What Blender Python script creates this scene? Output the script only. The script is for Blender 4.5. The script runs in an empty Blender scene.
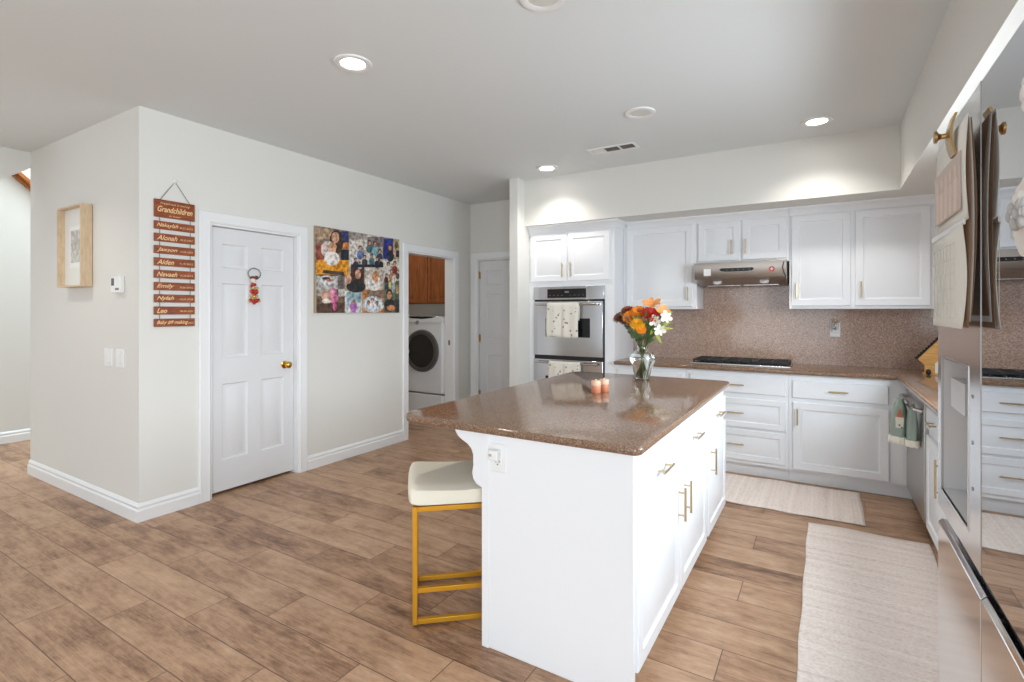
import bpy, bmesh, math, random
from mathutils import Vector, Matrix
PI = math.pi
random.seed(7)
SC = bpy.context.scene
COL = SC.collection

# ---------------------------------------------------------------- camera
cam_d = bpy.data.cameras.new('camera'); cam = bpy.data.objects.new('camera', cam_d); COL.objects.link(cam)
cam.location = (0, 0, 1.388); cam.rotation_euler = (PI/2, 0, math.radians(31.26))
cam_d.sensor_width = 36; cam_d.lens = 514/1024*36; cam_d.shift_y = -(341-311)/1024
cam_d.clip_start = .05; cam_d.clip_end = 100
SC.camera = cam
# ---------------------------------------------------------------- world, exposure
w = bpy.data.worlds.new('sky'); SC.world = w; w.use_nodes = True
bg = w.node_tree.nodes['Background']; bg.inputs[0].default_value = (.86, .93, 1, 1); bg.inputs[1].default_value = .6
SC.view_settings.view_transform = 'Standard'; SC.view_settings.look = 'None'
SC.view_settings.gamma = 1; SC.view_settings.use_curve_mapping = False
SC.view_settings.exposure = 0.84
# ---------------------------------------------------------------- daylight through the windows, plus added dining and stairwell fill
def window_light(name, loc, rot, sx, sy, e, col=(.80, .91, 1), spread=180):
    l = bpy.data.lights.new(name, 'AREA'); l.shape = 'RECTANGLE'; l.size = sx; l.size_y = sy; l.energy = e; l.color = col; l.spread = math.radians(spread)
    o = bpy.data.objects.new(name, l); COL.objects.link(o); o.location = loc; o.rotation_euler = rot; return o
E_BACK, E_LEFT, E_SINK, E_SIDE, E_STAIR, E_CAN = 25, 13, 36, 90, 70, 15
window_light('daylight_back_patio', (-1.0, -5.45, 1.25), (PI/2, 0, 0), 2.6, 2.1, E_BACK)
window_light('daylight_back_living', (-4.6, -5.45, 1.25), (PI/2, 0, 0), 2.6, 2.1, E_BACK*.1)
window_light('daylight_left', (-7.25, -1.3, 1.4), (math.radians(68), 0, -PI/2), 2.4, 1.7, E_LEFT)
window_light('daylight_sink', (1.10, 2.6, 1.6), (math.radians(62), 0, PI/2), 1.6, .95, E_SINK, spread=165)
window_light('dining_fill_added', (1.10, -1.5, 1.35), (math.radians(68), 0, PI/2), 2.0, 1.9, E_SIDE)  # added light at an invented window, brightens the left wall and island doors
window_light('stairwell_fill_added', (-6.6, 2.2, 4.9), (0, 0, 0), 1.3, 2.6, E_STAIR)  # added fill below the closed stair hall ceiling; no window there

# ---------------------------------------------------------------- materials
def rgb(r, g, b):
    f = lambda c: (c/255/12.92 if c/255 <= .04045 else ((c/255+.055)/1.055)**2.4)
    return (f(r), f(g), f(b), 1)
def mat(name, col, rough=.5, metal=0, spec=.5, **k):
    m = bpy.data.materials.new(name); m.use_nodes = True; b = m.node_tree.nodes['Principled BSDF']
    b.inputs['Base Color'].default_value = col; b.inputs['Roughness'].default_value = rough
    b.inputs['Metallic'].default_value = metal; b.inputs['Specular IOR Level'].default_value = spec
    for n, v in k.items(): b.inputs[n.replace('_', ' ')].default_value = v
    return m
def nodes(m): return m.node_tree.nodes, m.node_tree.links, m.node_tree.nodes['Principled BSDF']
def noise_bump(m, scale, strength, dist=.002, detail=3):
    N, L, b = nodes(m)
    tc = N.new('ShaderNodeTexCoord'); n = N.new('ShaderNodeTexNoise'); n.inputs['Scale'].default_value = scale; n.inputs['Detail'].default_value = detail
    bp = N.new('ShaderNodeBump'); bp.inputs['Strength'].default_value = strength; bp.inputs['Distance'].default_value = dist
    L.new(tc.outputs['Object'], n.inputs['Vector']); L.new(n.outputs[0], bp.inputs['Height']); L.new(bp.outputs[0], b.inputs['Normal'])
    return m
def ramp(N, stops):
    r = N.new('ShaderNodeValToRGB'); e = r.color_ramp.elements
    while len(e) < len(stops): e.new(.5)
    for i, (p, c) in enumerate(stops): e[i].position = p; e[i].color = c
    return r

M = {}
M['wall'] = noise_bump(mat('wall_paint', rgb(228, 226, 220), .75, spec=.25), 130, .12, .001)
M['ceiling'] = noise_bump(mat('ceiling_paint', rgb(228, 232, 232), .85, spec=.2), 110, .2, .001)
M['trim'] = mat('trim_paint', rgb(240, 240, 240), .35)
M['doorwhite'] = mat('door_paint', rgb(228, 228, 229), .4)
M['cab'] = mat('cabinet_paint', rgb(240, 241, 243), .32)
M['cabdark'] = mat('cabinet_gap', rgb(90, 88, 86), .8)
M['steel'] = mat('stainless', rgb(196, 194, 192), .24, 1)
M['steelb'] = mat('stainless_brushed', rgb(190, 186, 182), .33, 1)
M['steelm'] = mat('stainless_polished', rgb(205, 205, 208), .13, 1)
M['mirror'] = mat('dark_mirror_glass', rgb(196, 199, 204), .015, 1)
M['fridge_door'] = mat('fridge_stainless', rgb(212, 213, 216), .2, 1)
M['fridge_low'] = mat('fridge_stainless_lower', rgb(212, 212, 215), .12, 1)
M['black'] = mat('black_gloss', (.008, .008, .009, 1), .12)
M['blackm'] = mat('black_matte', (.012, .012, .013, 1), .5)
M['iron'] = mat('cast_iron', (.018, .018, .02, 1), .45)
M['gold'] = mat('satin_brass', rgb(198, 178, 142), .32, .9)
M['brass'] = mat('polished_brass', rgb(226, 176, 84), .15, 1)
M['oldbrass'] = mat('aged_brass', rgb(178, 146, 98), .3, .9)
M['yellowmetal'] = mat('mustard_gold_metal', rgb(205, 148, 36), .38, .55)
M['fabric'] = noise_bump(mat('cream_fabric', rgb(238, 230, 212), .9, spec=.2), 500, .5, .001)
M['plastic'] = mat('white_plastic', rgb(238, 238, 236), .35)
M['grey'] = mat('grey_plastic', rgb(120, 120, 120), .5)
M['lcd'] = mat('lcd_dark', rgb(64, 66, 66), .25)
M['off'] = mat('frosted_diffuser', rgb(222, 220, 214), .6)
def emit(name, col, s):
    m = mat(name, col, .5); b = m.node_tree.nodes['Principled BSDF']
    b.inputs['Emission Color'].default_value = col; b.inputs['Emission Strength'].default_value = s; return m
M['lamp'] = emit('lit_diffuser', (1, .97, .9, 1), 9)
M['glass'] = mat('clear_glass', (1, 1, 1, 1), .0, Transmission_Weight=1, IOR=1.45)
M['greenglass'] = mat('vase_glass', (.985, 1, .99, 1), .0, Transmission_Weight=1, IOR=1.45)
M['water'] = mat('water', (.98, 1, .98, 1), .0, Transmission_Weight=1, IOR=1.33)
M['peach'] = noise_bump(mat('peach_ceramic', rgb(236, 190, 158), .35), 90, .4)
M['peachdark'] = mat('amber_band', rgb(205, 130, 96), .35)
M['paper'] = mat('calendar_paper', rgb(236, 234, 226), .7)
M['papergrid'] = mat('calendar_lines', rgb(214, 212, 202), .7)
M['paperb'] = mat('brown_card', rgb(150, 118, 92), .8)
M['sage'] = noise_bump(mat('sage_cloth', rgb(160, 174, 162), .95, spec=.1), 300, .6)
M['cream'] = noise_bump(mat('cream_fringe', rgb(240, 234, 218), .95, spec=.1), 200, .6)
M['orange'] = mat('gnome_orange', rgb(205, 120, 84), .9)
M['blue'] = mat('blue_ribbon', rgb(64, 156, 214), .45)
M['lace'] = noise_bump(mat('cream_shell', rgb(240, 236, 230), .8), 60, .6, .004)
M['lacegrey'] = noise_bump(mat('grey_shell', rgb(188, 192, 192), .85), 60, .6, .004)
M['stem'] = mat('green_stem', rgb(96, 120, 60), .6)
M['leaf'] = mat('green_leaf', rgb(104, 130, 72), .55)
M['lime'] = mat('lime_leaf', rgb(178, 190, 80), .55)
for n, c in dict(f_orange=(240, 138, 28), f_yellow=(247, 176, 30), f_red=(186, 38, 20), f_rust=(158, 78, 48), f_brown=(126, 76, 58), f_peach=(238, 158, 84), f_white=(250, 244, 226), f_plum=(104, 76, 74)).items():
    M[n] = mat(n[2:]+'_petal', rgb(*c), .6)
M['red'] = mat('red_enamel', rgb(176, 32, 26), .3)
M['goldbead'] = mat('gold_bead', rgb(210, 180, 96), .3, .6)
M['skin'] = mat('pale_painted_wood', rgb(236, 214, 204), .5)
M['matboard'] = mat('mat_board', rgb(232, 230, 224), .9)
M['string'] = mat('twine', rgb(128, 120, 108), .9)
M['charcoal'] = mat('charcoal_matte', rgb(30, 28, 26), .9)  # even charcoal for the stable roof and the frame backing
M['artpaper'] = None

def granite(name, stops, rough, scale):
    m = mat(name, (1, 1, 1, 1), rough); N, L, b = nodes(m)
    tc = N.new('ShaderNodeTexCoord')
    v = N.new('ShaderNodeTexVoronoi'); v.inputs['Scale'].default_value = scale
    n = N.new('ShaderNodeTexNoise'); n.inputs['Scale'].default_value = scale*.55; n.inputs['Detail'].default_value = 4
    L.new(tc.outputs['Object'], v.inputs['Vector']); L.new(tc.outputs['Object'], n.inputs['Vector'])
    sp = N.new('ShaderNodeSeparateColor'); L.new(v.outputs['Color'], sp.inputs[0])
    mx = N.new('ShaderNodeMath'); mx.operation = 'MULTIPLY_ADD'; mx.inputs[1].default_value = .62
    L.new(sp.outputs[0], mx.inputs[0])
    m2 = N.new('ShaderNodeMath'); m2.operation = 'MULTIPLY'; m2.inputs[1].default_value = .38; L.new(n.outputs[0], m2.inputs[0]); L.new(m2.outputs[0], mx.inputs[2])
    r = ramp(N, stops); L.new(mx.outputs[0], r.inputs[0]); L.new(r.outputs[0], b.inputs['Base Color'])
    return m
M['granite'] = granite('brown_speckled_granite', [(.08, rgb(80, 60, 46)), (.3, rgb(118, 90, 70)), (.6, rgb(138, 109, 88)), (.92, rgb(170, 142, 118))], .1, 230)
M['splash'] = granite('backsplash_granite', [(.08, rgb(112, 88, 75)), (.3, rgb(160, 131, 116)), (.6, rgb(186, 157, 140)), (.92, rgb(212, 188, 170))], .12, 190)

def floor_mat():
    m = mat('wood_look_floor', (1, 1, 1, 1), .38, spec=.35); N, L, b = nodes(m)
    def math_(op, a, c=None, d=None):
        n = N.new('ShaderNodeMath'); n.operation = op
        for i, q in enumerate((a, c, d)):
            if q is None: continue
            if isinstance(q, (int, float)): n.inputs[i].default_value = q
            else: L.new(q, n.inputs[i])
        return n.outputs[0]
    tc = N.new('ShaderNodeTexCoord'); s = N.new('ShaderNodeSeparateXYZ'); L.new(tc.outputs['Object'], s.inputs[0])
    W, LEN = .2075, .905
    rv = math_('DIVIDE', math_('SUBTRACT', s.outputs[1], .797), W); row = math_('FLOOR', rv)
    uu = math_('DIVIDE', math_('SUBTRACT', math_('SUBTRACT', s.outputs[0], .55), math_('MULTIPLY', row, LEN/3)), LEN)
    colm = math_('FLOOR', uu)
    fu = math_('SUBTRACT', uu, colm); fv = math_('SUBTRACT', rv, row)
    du = math_('MULTIPLY', math_('MINIMUM', fu, math_('SUBTRACT', 1, fu)), LEN)
    dv = math_('MULTIPLY', math_('MINIMUM', fv, math_('SUBTRACT', 1, fv)), W)
    gd = math_('MINIMUM', du, dv)
    gl = N.new('ShaderNodeMapRange'); gl.inputs[1].default_value = .0009; gl.inputs[2].default_value = .0026; L.new(gd, gl.inputs[0])
    cb = N.new('ShaderNodeCombineXYZ'); L.new(row, cb.inputs[0]); L.new(colm, cb.inputs[1])
    wn = N.new('ShaderNodeTexWhiteNoise'); wn.noise_dimensions = '3D'; L.new(cb.outputs[0], wn.inputs['Vector'])
    # grain stretched along x, shifted per plank
    off = N.new('ShaderNodeVectorMath'); off.operation = 'MULTIPLY_ADD'
    L.new(wn.outputs['Color'], off.inputs[0]); off.inputs[1].default_value = (9, 9, 9)
    mp = N.new('ShaderNodeVectorMath'); mp.operation = 'MULTIPLY'; L.new(tc.outputs['Object'], mp.inputs[0]); mp.inputs[1].default_value = (1.7, 9.5, 1)
    L.new(mp.outputs[0], off.inputs[2])
    n1 = N.new('ShaderNodeTexNoise'); n1.inputs['Scale'].default_value = 1.5; n1.inputs['Detail'].default_value = 6; n1.inputs['Roughness'].default_value = .62; n1.inputs['Distortion'].default_value = .6
    L.new(off.outputs[0], n1.inputs['Vector'])
    mp2 = N.new('ShaderNodeVectorMath'); mp2.operation = 'MULTIPLY'; L.new(off.outputs[0], mp2.inputs[0]); mp2.inputs[1].default_value = (2, 9, 1)
    n2 = N.new('ShaderNodeTexNoise'); n2.inputs['Scale'].default_value = 2.2; n2.inputs['Detail'].default_value = 5; L.new(mp2.outputs[0], n2.inputs['Vector'])
    # cloudy patches and knots
    mp3 = N.new('ShaderNodeVectorMath'); mp3.operation = 'MULTIPLY'; L.new(off.outputs[0], mp3.inputs[0]); mp3.inputs[1].default_value = (1.6, .42, 1)
    n3 = N.new('ShaderNodeTexNoise'); n3.inputs['Scale'].default_value = 1.5; n3.inputs['Detail'].default_value = 3; L.new(mp3.outputs[0], n3.inputs['Vector'])
    mp4 = N.new('ShaderNodeVectorMath'); mp4.operation = 'MULTIPLY'; L.new(off.outputs[0], mp4.inputs[0]); mp4.inputs[1].default_value = (4.5, 1.9, 1)
    n4 = N.new('ShaderNodeTexNoise'); n4.inputs['Scale'].default_value = 2.2; n4.inputs['Detail'].default_value = 9; n4.inputs['Roughness'].default_value = .72; L.new(mp4.outputs[0], n4.inputs['Vector'])
    a = math_('MULTIPLY_ADD', n1.outputs[0], .40, math_('MULTIPLY_ADD', n2.outputs[0], .20, math_('MULTIPLY_ADD', n4.outputs[0], .32, math_('MULTIPLY', n3.outputs[0], .25))))
    a = math_('MULTIPLY_ADD', math_('SUBTRACT', wn.outputs['Value'], .5), .10, a)
    r = ramp(N, [(.42, rgb(104, 75, 55)), (.51, rgb(150, 114, 88)), (.59, rgb(179, 142, 112)), (.74, rgb(204, 168, 138))]); L.new(a, r.inputs[0])
    mx = N.new('ShaderNodeMix'); mx.data_type = 'RGBA'; L.new(gl.outputs[0], mx.inputs['Factor'])
    mx.inputs[6].default_value = rgb(86, 64, 50); L.new(r.outputs[0], mx.inputs[7]); L.new(mx.outputs[2], b.inputs['Base Color'])
    bp = N.new('ShaderNodeBump'); bp.inputs['Strength'].default_value = .35; bp.inputs['Distance'].default_value = .001
    hh = math_('MULTIPLY_ADD', n2.outputs[0], .25, gl.outputs[0]); L.new(hh, bp.inputs['Height']); L.new(bp.outputs[0], b.inputs['Normal'])
    return m
M['floor'] = floor_mat()

def wood(name, c1, c2, scale, axis=(1, 12, 12), rough=.45):
    m = mat(name, c1, rough); N, L, b = nodes(m)
    tc = N.new('ShaderNodeTexCoord'); v = N.new('ShaderNodeVectorMath'); v.operation = 'MULTIPLY'; v.inputs[1].default_value = axis
    L.new(tc.outputs['Object'], v.inputs[0])
    n = N.new('ShaderNodeTexNoise'); n.inputs['Scale'].default_value = scale; n.inputs['Detail'].default_value = 5; L.new(v.outputs[0], n.inputs['Vector'])
    r = ramp(N, [(.35, c1), (.65, c2)]); L.new(n.outputs[0], r.inputs[0]); L.new(r.outputs[0], b.inputs['Base Color']); return m
M['oak'] = wood('honey_oak', rgb(128, 70, 30), rgb(166, 98, 48), 6, (8, 8, 1))
M['signwood'] = wood('stained_red_wood', rgb(116, 50, 14), rgb(160, 78, 26), 8, (8, 2, 10))
M['framewood'] = wood('pale_frame_wood', rgb(206, 180, 146), rgb(222, 198, 166), 8, (8, 8, 2))
M['railwood'] = wood('rail_wood', rgb(160, 92, 36), rgb(190, 116, 52), 6)
M['deco'] = wood('amber_wood', rgb(196, 134, 58), rgb(228, 176, 96), 9)
M['letter'] = mat('cream_lettering', rgb(246, 206, 150), .6)

def rug_mat(name, axis):
    m = mat(name, (1, 1, 1, 1), .95, spec=.1); N, L, b = nodes(m)
    tc = N.new('ShaderNodeTexCoord')
    v = N.new('ShaderNodeVectorMath'); v.operation = 'MULTIPLY'; v.inputs[1].default_value = (.25, 14, 1) if axis == 'y' else (14, .25, 1); L.new(tc.outputs['Object'], v.inputs[0])
    n = N.new('ShaderNodeTexNoise'); n.inputs['Scale'].default_value = 1.6; n.inputs['Detail'].default_value = 4; n.inputs['Roughness'].default_value = .7; L.new(v.outputs[0], n.inputs['Vector'])
    v2 = N.new('ShaderNodeVectorMath'); v2.operation = 'MULTIPLY'; v2.inputs[1].default_value = (1, 2.2, 1) if axis == 'y' else (2.2, 1, 1); L.new(tc.outputs['Object'], v2.inputs[0])
    n2 = N.new('ShaderNodeTexNoise'); n2.inputs['Scale'].default_value = 75; n2.inputs['Detail'].default_value = 2; L.new(v2.outputs[0], n2.inputs['Vector'])
    mm = N.new('ShaderNodeMath'); mm.operation = 'MULTIPLY_ADD'; mm.inputs[1].default_value = .5; L.new(n2.outputs[0], mm.inputs[0])
    m3 = N.new('ShaderNodeMath'); m3.operation = 'MULTIPLY'; m3.inputs[1].default_value = .5; L.new(n.outputs[0], m3.inputs[0]); L.new(m3.outputs[0], mm.inputs[2])
    r = ramp(N, [(.34, rgb(216, 198, 188)), (.5, rgb(240, 225, 215)), (.66, rgb(250, 241, 233))]); L.new(mm.outputs[0], r.inputs[0]); L.new(r.outputs[0], b.inputs['Base Color'])
    bp = N.new('ShaderNodeBump'); bp.inputs['Strength'].default_value = .6; bp.inputs['Distance'].default_value = .002; L.new(mm.outputs[0], bp.inputs['Height']); L.new(bp.outputs[0], b.inputs['Normal'])
    return m
M['rug_x'] = rug_mat('woven_rug_stripes_across', 'x'); M['rug_y'] = rug_mat('woven_rug_stripes_along', 'y')
def dots_mat():
    m = mat('dotted_tea_towel', (1, 1, 1, 1), .9, spec=.1); N, L, b = nodes(m)
    tc = N.new('ShaderNodeTexCoord'); v = N.new('ShaderNodeTexVoronoi'); v.inputs['Scale'].default_value = 22; L.new(tc.outputs['Object'], v.inputs['Vector'])
    r = ramp(N, [(.0, rgb(140, 132, 124)), (.2, rgb(150, 142, 134)), (.26, rgb(232, 226, 214))]); L.new(v.outputs['Distance'], r.inputs[0]); L.new(r.outputs[0], b.inputs['Base Color']); return m
M['towel'] = dots_mat()
def art_mat():
    m = mat('faint_sketch', (1, 1, 1, 1), .8); N, L, b = nodes(m)
    tc = N.new('ShaderNodeTexCoord'); n = N.new('ShaderNodeTexNoise'); n.inputs['Scale'].default_value = 26; n.inputs['Detail'].default_value = 8; L.new(tc.outputs['Object'], n.inputs['Vector'])
    r = ramp(N, [(.4, rgb(176, 172, 164)), (.6, rgb(214, 212, 206))]); L.new(n.outputs[0], r.inputs[0]); L.new(r.outputs[0], b.inputs['Base Color']); return m
M['art'] = art_mat()

# ---------------------------------------------------------------- mesh builder
class MB:
    def __init__(s): s.v = []; s.f = []; s.m = []; s.cur = 0
    def add(s, vs, fs):
        o = len(s.v); s.v += [tuple(x) for x in vs]; s.f += [tuple(i+o for i in f) for f in fs]; s.m += [s.cur]*len(fs); return s
    def box(s, x0, x1, y0, y1, z0, z1):
        return s.add([(x, y, z) for x in (x0, x1) for y in (y0, y1) for z in (z0, z1)],
                     [(0, 1, 3, 2), (4, 6, 7, 5), (0, 4, 5, 1), (2, 3, 7, 6), (0, 2, 6, 4), (1, 5, 7, 3)])
    def fbox(s, fr, a0, a1, b0, b1, c0, c1):
        return s.add([fr(a, b, c) for a in (a0, a1) for b in (b0, b1) for c in (c0, c1)],
                     [(0, 1, 3, 2), (4, 6, 7, 5), (0, 4, 5, 1), (2, 3, 7, 6), (0, 2, 6, 4), (1, 5, 7, 3)])
    def loft(s, rings, closed=True, cap0=True, cap1=True):
        n = len(rings[0]); vs = [p for r in rings for p in r]; fs = []
        for k in range(len(rings)-1):
            for i in range(n if closed else n-1):
                j = (i+1) % n; fs.append((k*n+i, k*n+j, (k+1)*n+j, (k+1)*n+i))
        if cap0: fs.append(tuple(range(n)))
        if cap1: fs.append(tuple((len(rings)-1)*n+i for i in range(n)))
        return s.add(vs, fs)
    def cyl(s, p0, p1, r0, r1=None, n=16):
        return s.tube([p0, p1], [r0, r0 if r1 is None else r1], n)
    def tube(s, pts, r, n=8, cap=True):
        pts = [Vector(p) for p in pts]; rr = r if isinstance(r, (list, tuple)) else [r]*len(pts); rings = []; up = None
        for i, p in enumerate(pts):
            d = (pts[min(i+1, len(pts)-1)]-pts[max(i-1, 0)]).normalized()
            if up is None: up = Vector((0, 0, 1)) if abs(d.z) < .9 else Vector((1, 0, 0))
            a = d.cross(up)
            if a.length < 1e-4: a = d.cross(Vector((0, 1, 0)))
            a.normalize(); b = a.cross(d).normalized(); up = b
            rings.append([p+a*math.cos(t)*rr[i]+b*math.sin(t)*rr[i] for t in (2*PI*k/n for k in range(n))])
        return s.loft(rings, True, cap, cap)
    def lathe(s, c, prof, n=28, ax='z', cap0=False, cap1=False):
        def P(r, h, t):
            x, y = r*math.cos(t), r*math.sin(t)
            return {'z': (c[0]+x, c[1]+y, c[2]+h), 'x': (c[0]+h, c[1]+x, c[2]+y), 'y': (c[0]+x, c[1]+h, c[2]+y)}[ax]
        return s.loft([[P(r, h, 2*PI*k/n) for k in range(n)] for r, h in prof], True, cap0, cap1)
    def ball(s, c, rx, ry=None, rz=None, n=14, k=8):
        ry = ry or rx; rz = rz or rx
        return s.loft([[(c[0]+rx*math.sin(a)*math.cos(t), c[1]+ry*math.sin(a)*math.sin(t), c[2]+rz*math.cos(a)) for t in (2*PI*i/n for i in range(n))] for a in (PI*(.02+.96*j/k) for j in range(k+1))])
    def prism(s, poly, fn, d0, d1): return s.loft([[fn(a, b, d0) for a, b in poly], [fn(a, b, d1) for a, b in poly]])
    def panels(s, fr, a0, a1, b0, b1, T, pans, prof, ch=.003):
        """slab with moulded panels, front at depth T"""
        rect = lambda i, c: [fr(a0+i, b0+i, c), fr(a1-i, b0+i, c), fr(a1-i, b1-i, c), fr(a0+i, b1-i, c)]
        s.loft([rect(0, 0), rect(0, T-ch), rect(ch, T)], True, True, False)
        A = sorted({a0+ch, a1-ch} | {x for p in pans for x in p[:2]}); B = sorted({b0+ch, b1-ch} | {x for p in pans for x in p[2:]})
        for i in range(len(A)-1):
            for j in range(len(B)-1):
                ca, cb = (A[i]+A[i+1])/2, (B[j]+B[j+1])/2
                if any(p[0] < ca < p[1] and p[2] < cb < p[3] for p in pans): continue
                s.add([fr(A[i], B[j], T), fr(A[i+1], B[j], T), fr(A[i+1], B[j+1], T), fr(A[i], B[j+1], T)], [(0, 1, 2, 3)])
        for p in pans:
            R = [[fr(p[0]+i, p[2]+i, T+d), fr(p[1]-i, p[2]+i, T+d), fr(p[1]-i, p[3]-i, T+d), fr(p[0]+i, p[3]-i, T+d)] for i, d in prof]
            s.loft(R, True, False, True)
        return s
    def build(s, name, m, parent=None, bevel=0, seg=2, origin=None, ang=35, solid=0, sub=0, weld=True):
        ms = m if isinstance(m, (list, tuple)) else [m]
        o0 = Vector(origin) if origin is not None else Vector((0, 0, 0)); off = Vector(o0)
        if parent is not None:
            p = parent
            while p is not None: off += Vector(p.location); p = p.parent
        rotroot = parent is not None and parent.get('_loc')
        if rotroot: off = Vector((0, 0, 0))
        me = bpy.data.meshes.new(name)
        me.from_pydata([tuple(Vector(v)-off) for v in s.v], [], s.f)
        for x in ms: me.materials.append(x)
        for p, k in zip(me.polygons, s.m): p.material_index = k
        bm = bmesh.new(); bm.from_mesh(me)
        if weld: bmesh.ops.remove_doubles(bm, verts=bm.verts, dist=1e-5)
        bmesh.ops.recalc_face_normals(bm, faces=bm.faces); bm.to_mesh(me); bm.free()
        me.polygons.foreach_set('use_smooth', [True]*len(me.polygons)); me.set_sharp_from_angle(angle=math.radians(ang)); me.update()
        o = bpy.data.objects.new(name, me); COL.objects.link(o); o.location = o0
        if parent is not None: o.parent = parent
        if solid: md = o.modifiers.new('thickness', 'SOLIDIFY'); md.thickness = solid; md.offset = 0
        if bevel: md = o.modifiers.new('bevel', 'BEVEL'); md.width = bevel; md.segments = seg; md.limit_method = 'ANGLE'; md.angle_limit = math.radians(40); md.harden_normals = False
        if sub: md = o.modifiers.new('sub', 'SUBSURF'); md.levels = sub; md.render_levels = sub
        return o
def tag(o, label, cat=None, group=None, kind=None):
    if label: o['label'] = label
    if cat: o['category'] = cat
    if group: o['group'] = group
    if kind: o['kind'] = kind
    return o
def thing(name, label, cat, loc=(0, 0, 0), rz=0, group=None, kind=None):
    o = bpy.data.objects.new(name, None); COL.objects.link(o); o.location = loc; o.rotation_euler = (0, 0, rz); o.empty_display_size = .1
    return tag(o, label, cat, group, kind)
def struct(name, mb, m, label, cat, bevel=0): return tag(mb.build(name, m, bevel=bevel, weld=False), label, cat, kind='structure')
def copy_tree(o, parent=None):
    c = o.copy(); COL.objects.link(c); c.parent = parent
    for ch in o.children: copy_tree(ch, c)
    return c
FY = lambda Y: (lambda a, b, c: (a, Y-c, b))      # faces -y
FX = lambda X: (lambda a, b, c: (X+c, a, b))      # faces +x
FXn = lambda X: (lambda a, b, c: (X-c, a, b))     # faces -x
CABP = [(0, 0), (.005, -.009), (.013, -.010), (.016, -.009), (.042, -.001)]
DOORP = [(0, 0), (.009, -.012), (.018, -.013), (.042, -.004)]
_fonts = {}
def text_faces(mb, s, fr, a0, b0, width, height, c, shear=0, flip=False, bold=0):
    """writes s as a thin raised mesh; (a0,b0) lower-left"""
    cu = bpy.data.curves.new('t', 'FONT'); cu.body = s; cu.shear = shear; cu.size = 1; cu.resolution_u = 3; cu.offset = bold
    ob = bpy.data.objects.new('t', cu); COL.objects.link(ob)
    dg = bpy.context.evaluated_depsgraph_get(); me = bpy.data.meshes.new_from_object(ob.evaluated_get(dg))
    vs = [v.co.copy() for v in me.vertices]; fs = [tuple(p.vertices) for p in me.polygons]
    bpy.data.objects.remove(ob); bpy.data.curves.remove(cu); bpy.data.meshes.remove(me)
    x0 = min(v.x for v in vs); x1 = max(v.x for v in vs); y0 = min(v.y for v in vs); y1 = max(v.y for v in vs)
    sx = width/(x1-x0); sy = height/(y1-y0)
    mb.add([fr(a0+(v.x-x0)*sx*(1 if not flip else -1), b0+(v.y-y0)*sy, c) for v in vs], fs)

# ================================================================= SETTING
XL, YB, XR, ZC = -3.86, 5.33, 1.13, 2.743
YK, XV = -5.5, -5.8
struct('floor', MB().box(-7.5, 1.3, -5.7, 6.2, -.1, 0), M['floor'], 'brown wood-look plank floor running through kitchen and hall', 'floor')
struct('ceiling', MB().box(XV-.12, 1.3, -5.7, 5.9, ZC, ZC+.12), M['ceiling'], 'flat off-white textured ceiling', 'ceiling')
# left wall with two openings
D1 = (2.08, 2.82); D2 = (4.18, 4.985); ZD = 2.035; WT = .125
mb = MB().box(XL-WT, XL, 1.62, D1[0], 0, ZC).box(XL-WT, XL, D1[0], D1[1], ZD, ZC).box(XL-WT, XL, D1[1], D2[0], 0, ZC).box(XL-WT, XL, D2[0], D2[1], ZD, ZC).box(XL-WT, XL, D2[1], YB, 0, ZC)
struct('wall_left', mb, M['wall'], 'greige wall with the pantry door and laundry doorway', 'wall')
struct('wall_side', MB().box(XV, XL-WT, 1.62, 1.745, 0, ZC), M['wall'], 'greige wall face with framed picture and thermostat', 'wall')
HB = (-3.755, -2.93)
mb = MB().box(XL, HB[0], YB, YB+.12, 0, ZC).box(HB[0], HB[1], YB, YB+.12, ZD, ZC).box(HB[1], XR, YB, YB+.12, 0, ZC).box(XL-WT, XL, YB, YB+.12, 0, ZC)
struct('wall_back', mb, M['wall'], 'back wall behind the kitchen cabinets and hall door', 'wall')
struct('wall_stub', MB().box(-2.755, -2.66, 4.49, YB, 0, ZC), M['wall'], 'narrow white wall end between hall and oven cabinet', 'wall')
struct('wall_soffit', MB().box(-2.66, XR, 4.645, YB, 2.27, ZC).box(.471, XR, YK, 4.645, 2.27, ZC), M['wall'], 'boxed soffit above the cabinets turning along the right wall', 'soffit')
SW = (1.75, 3.45, 1.1, 2.1)
DWN = (-2.5, -.5, .35, 2.25)  # opening for the added dining-side window
mb = MB().box(XR, XR+.12, YK, DWN[0], 0, ZC).box(XR, XR+.12, DWN[0], DWN[1], 0, DWN[2]).box(XR, XR+.12, DWN[0], DWN[1], DWN[3], ZC).box(XR, XR+.12, DWN[1], SW[0], 0, ZC).box(XR, XR+.12, SW[1], YB+.12, 0, ZC).box(XR, XR+.12, SW[0], SW[1], 0, SW[2]).box(XR, XR+.12, SW[0], SW[1], SW[3], ZC)
struct('wall_right', mb, M['wall'], 'right wall with the window over the sink', 'wall')
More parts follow.
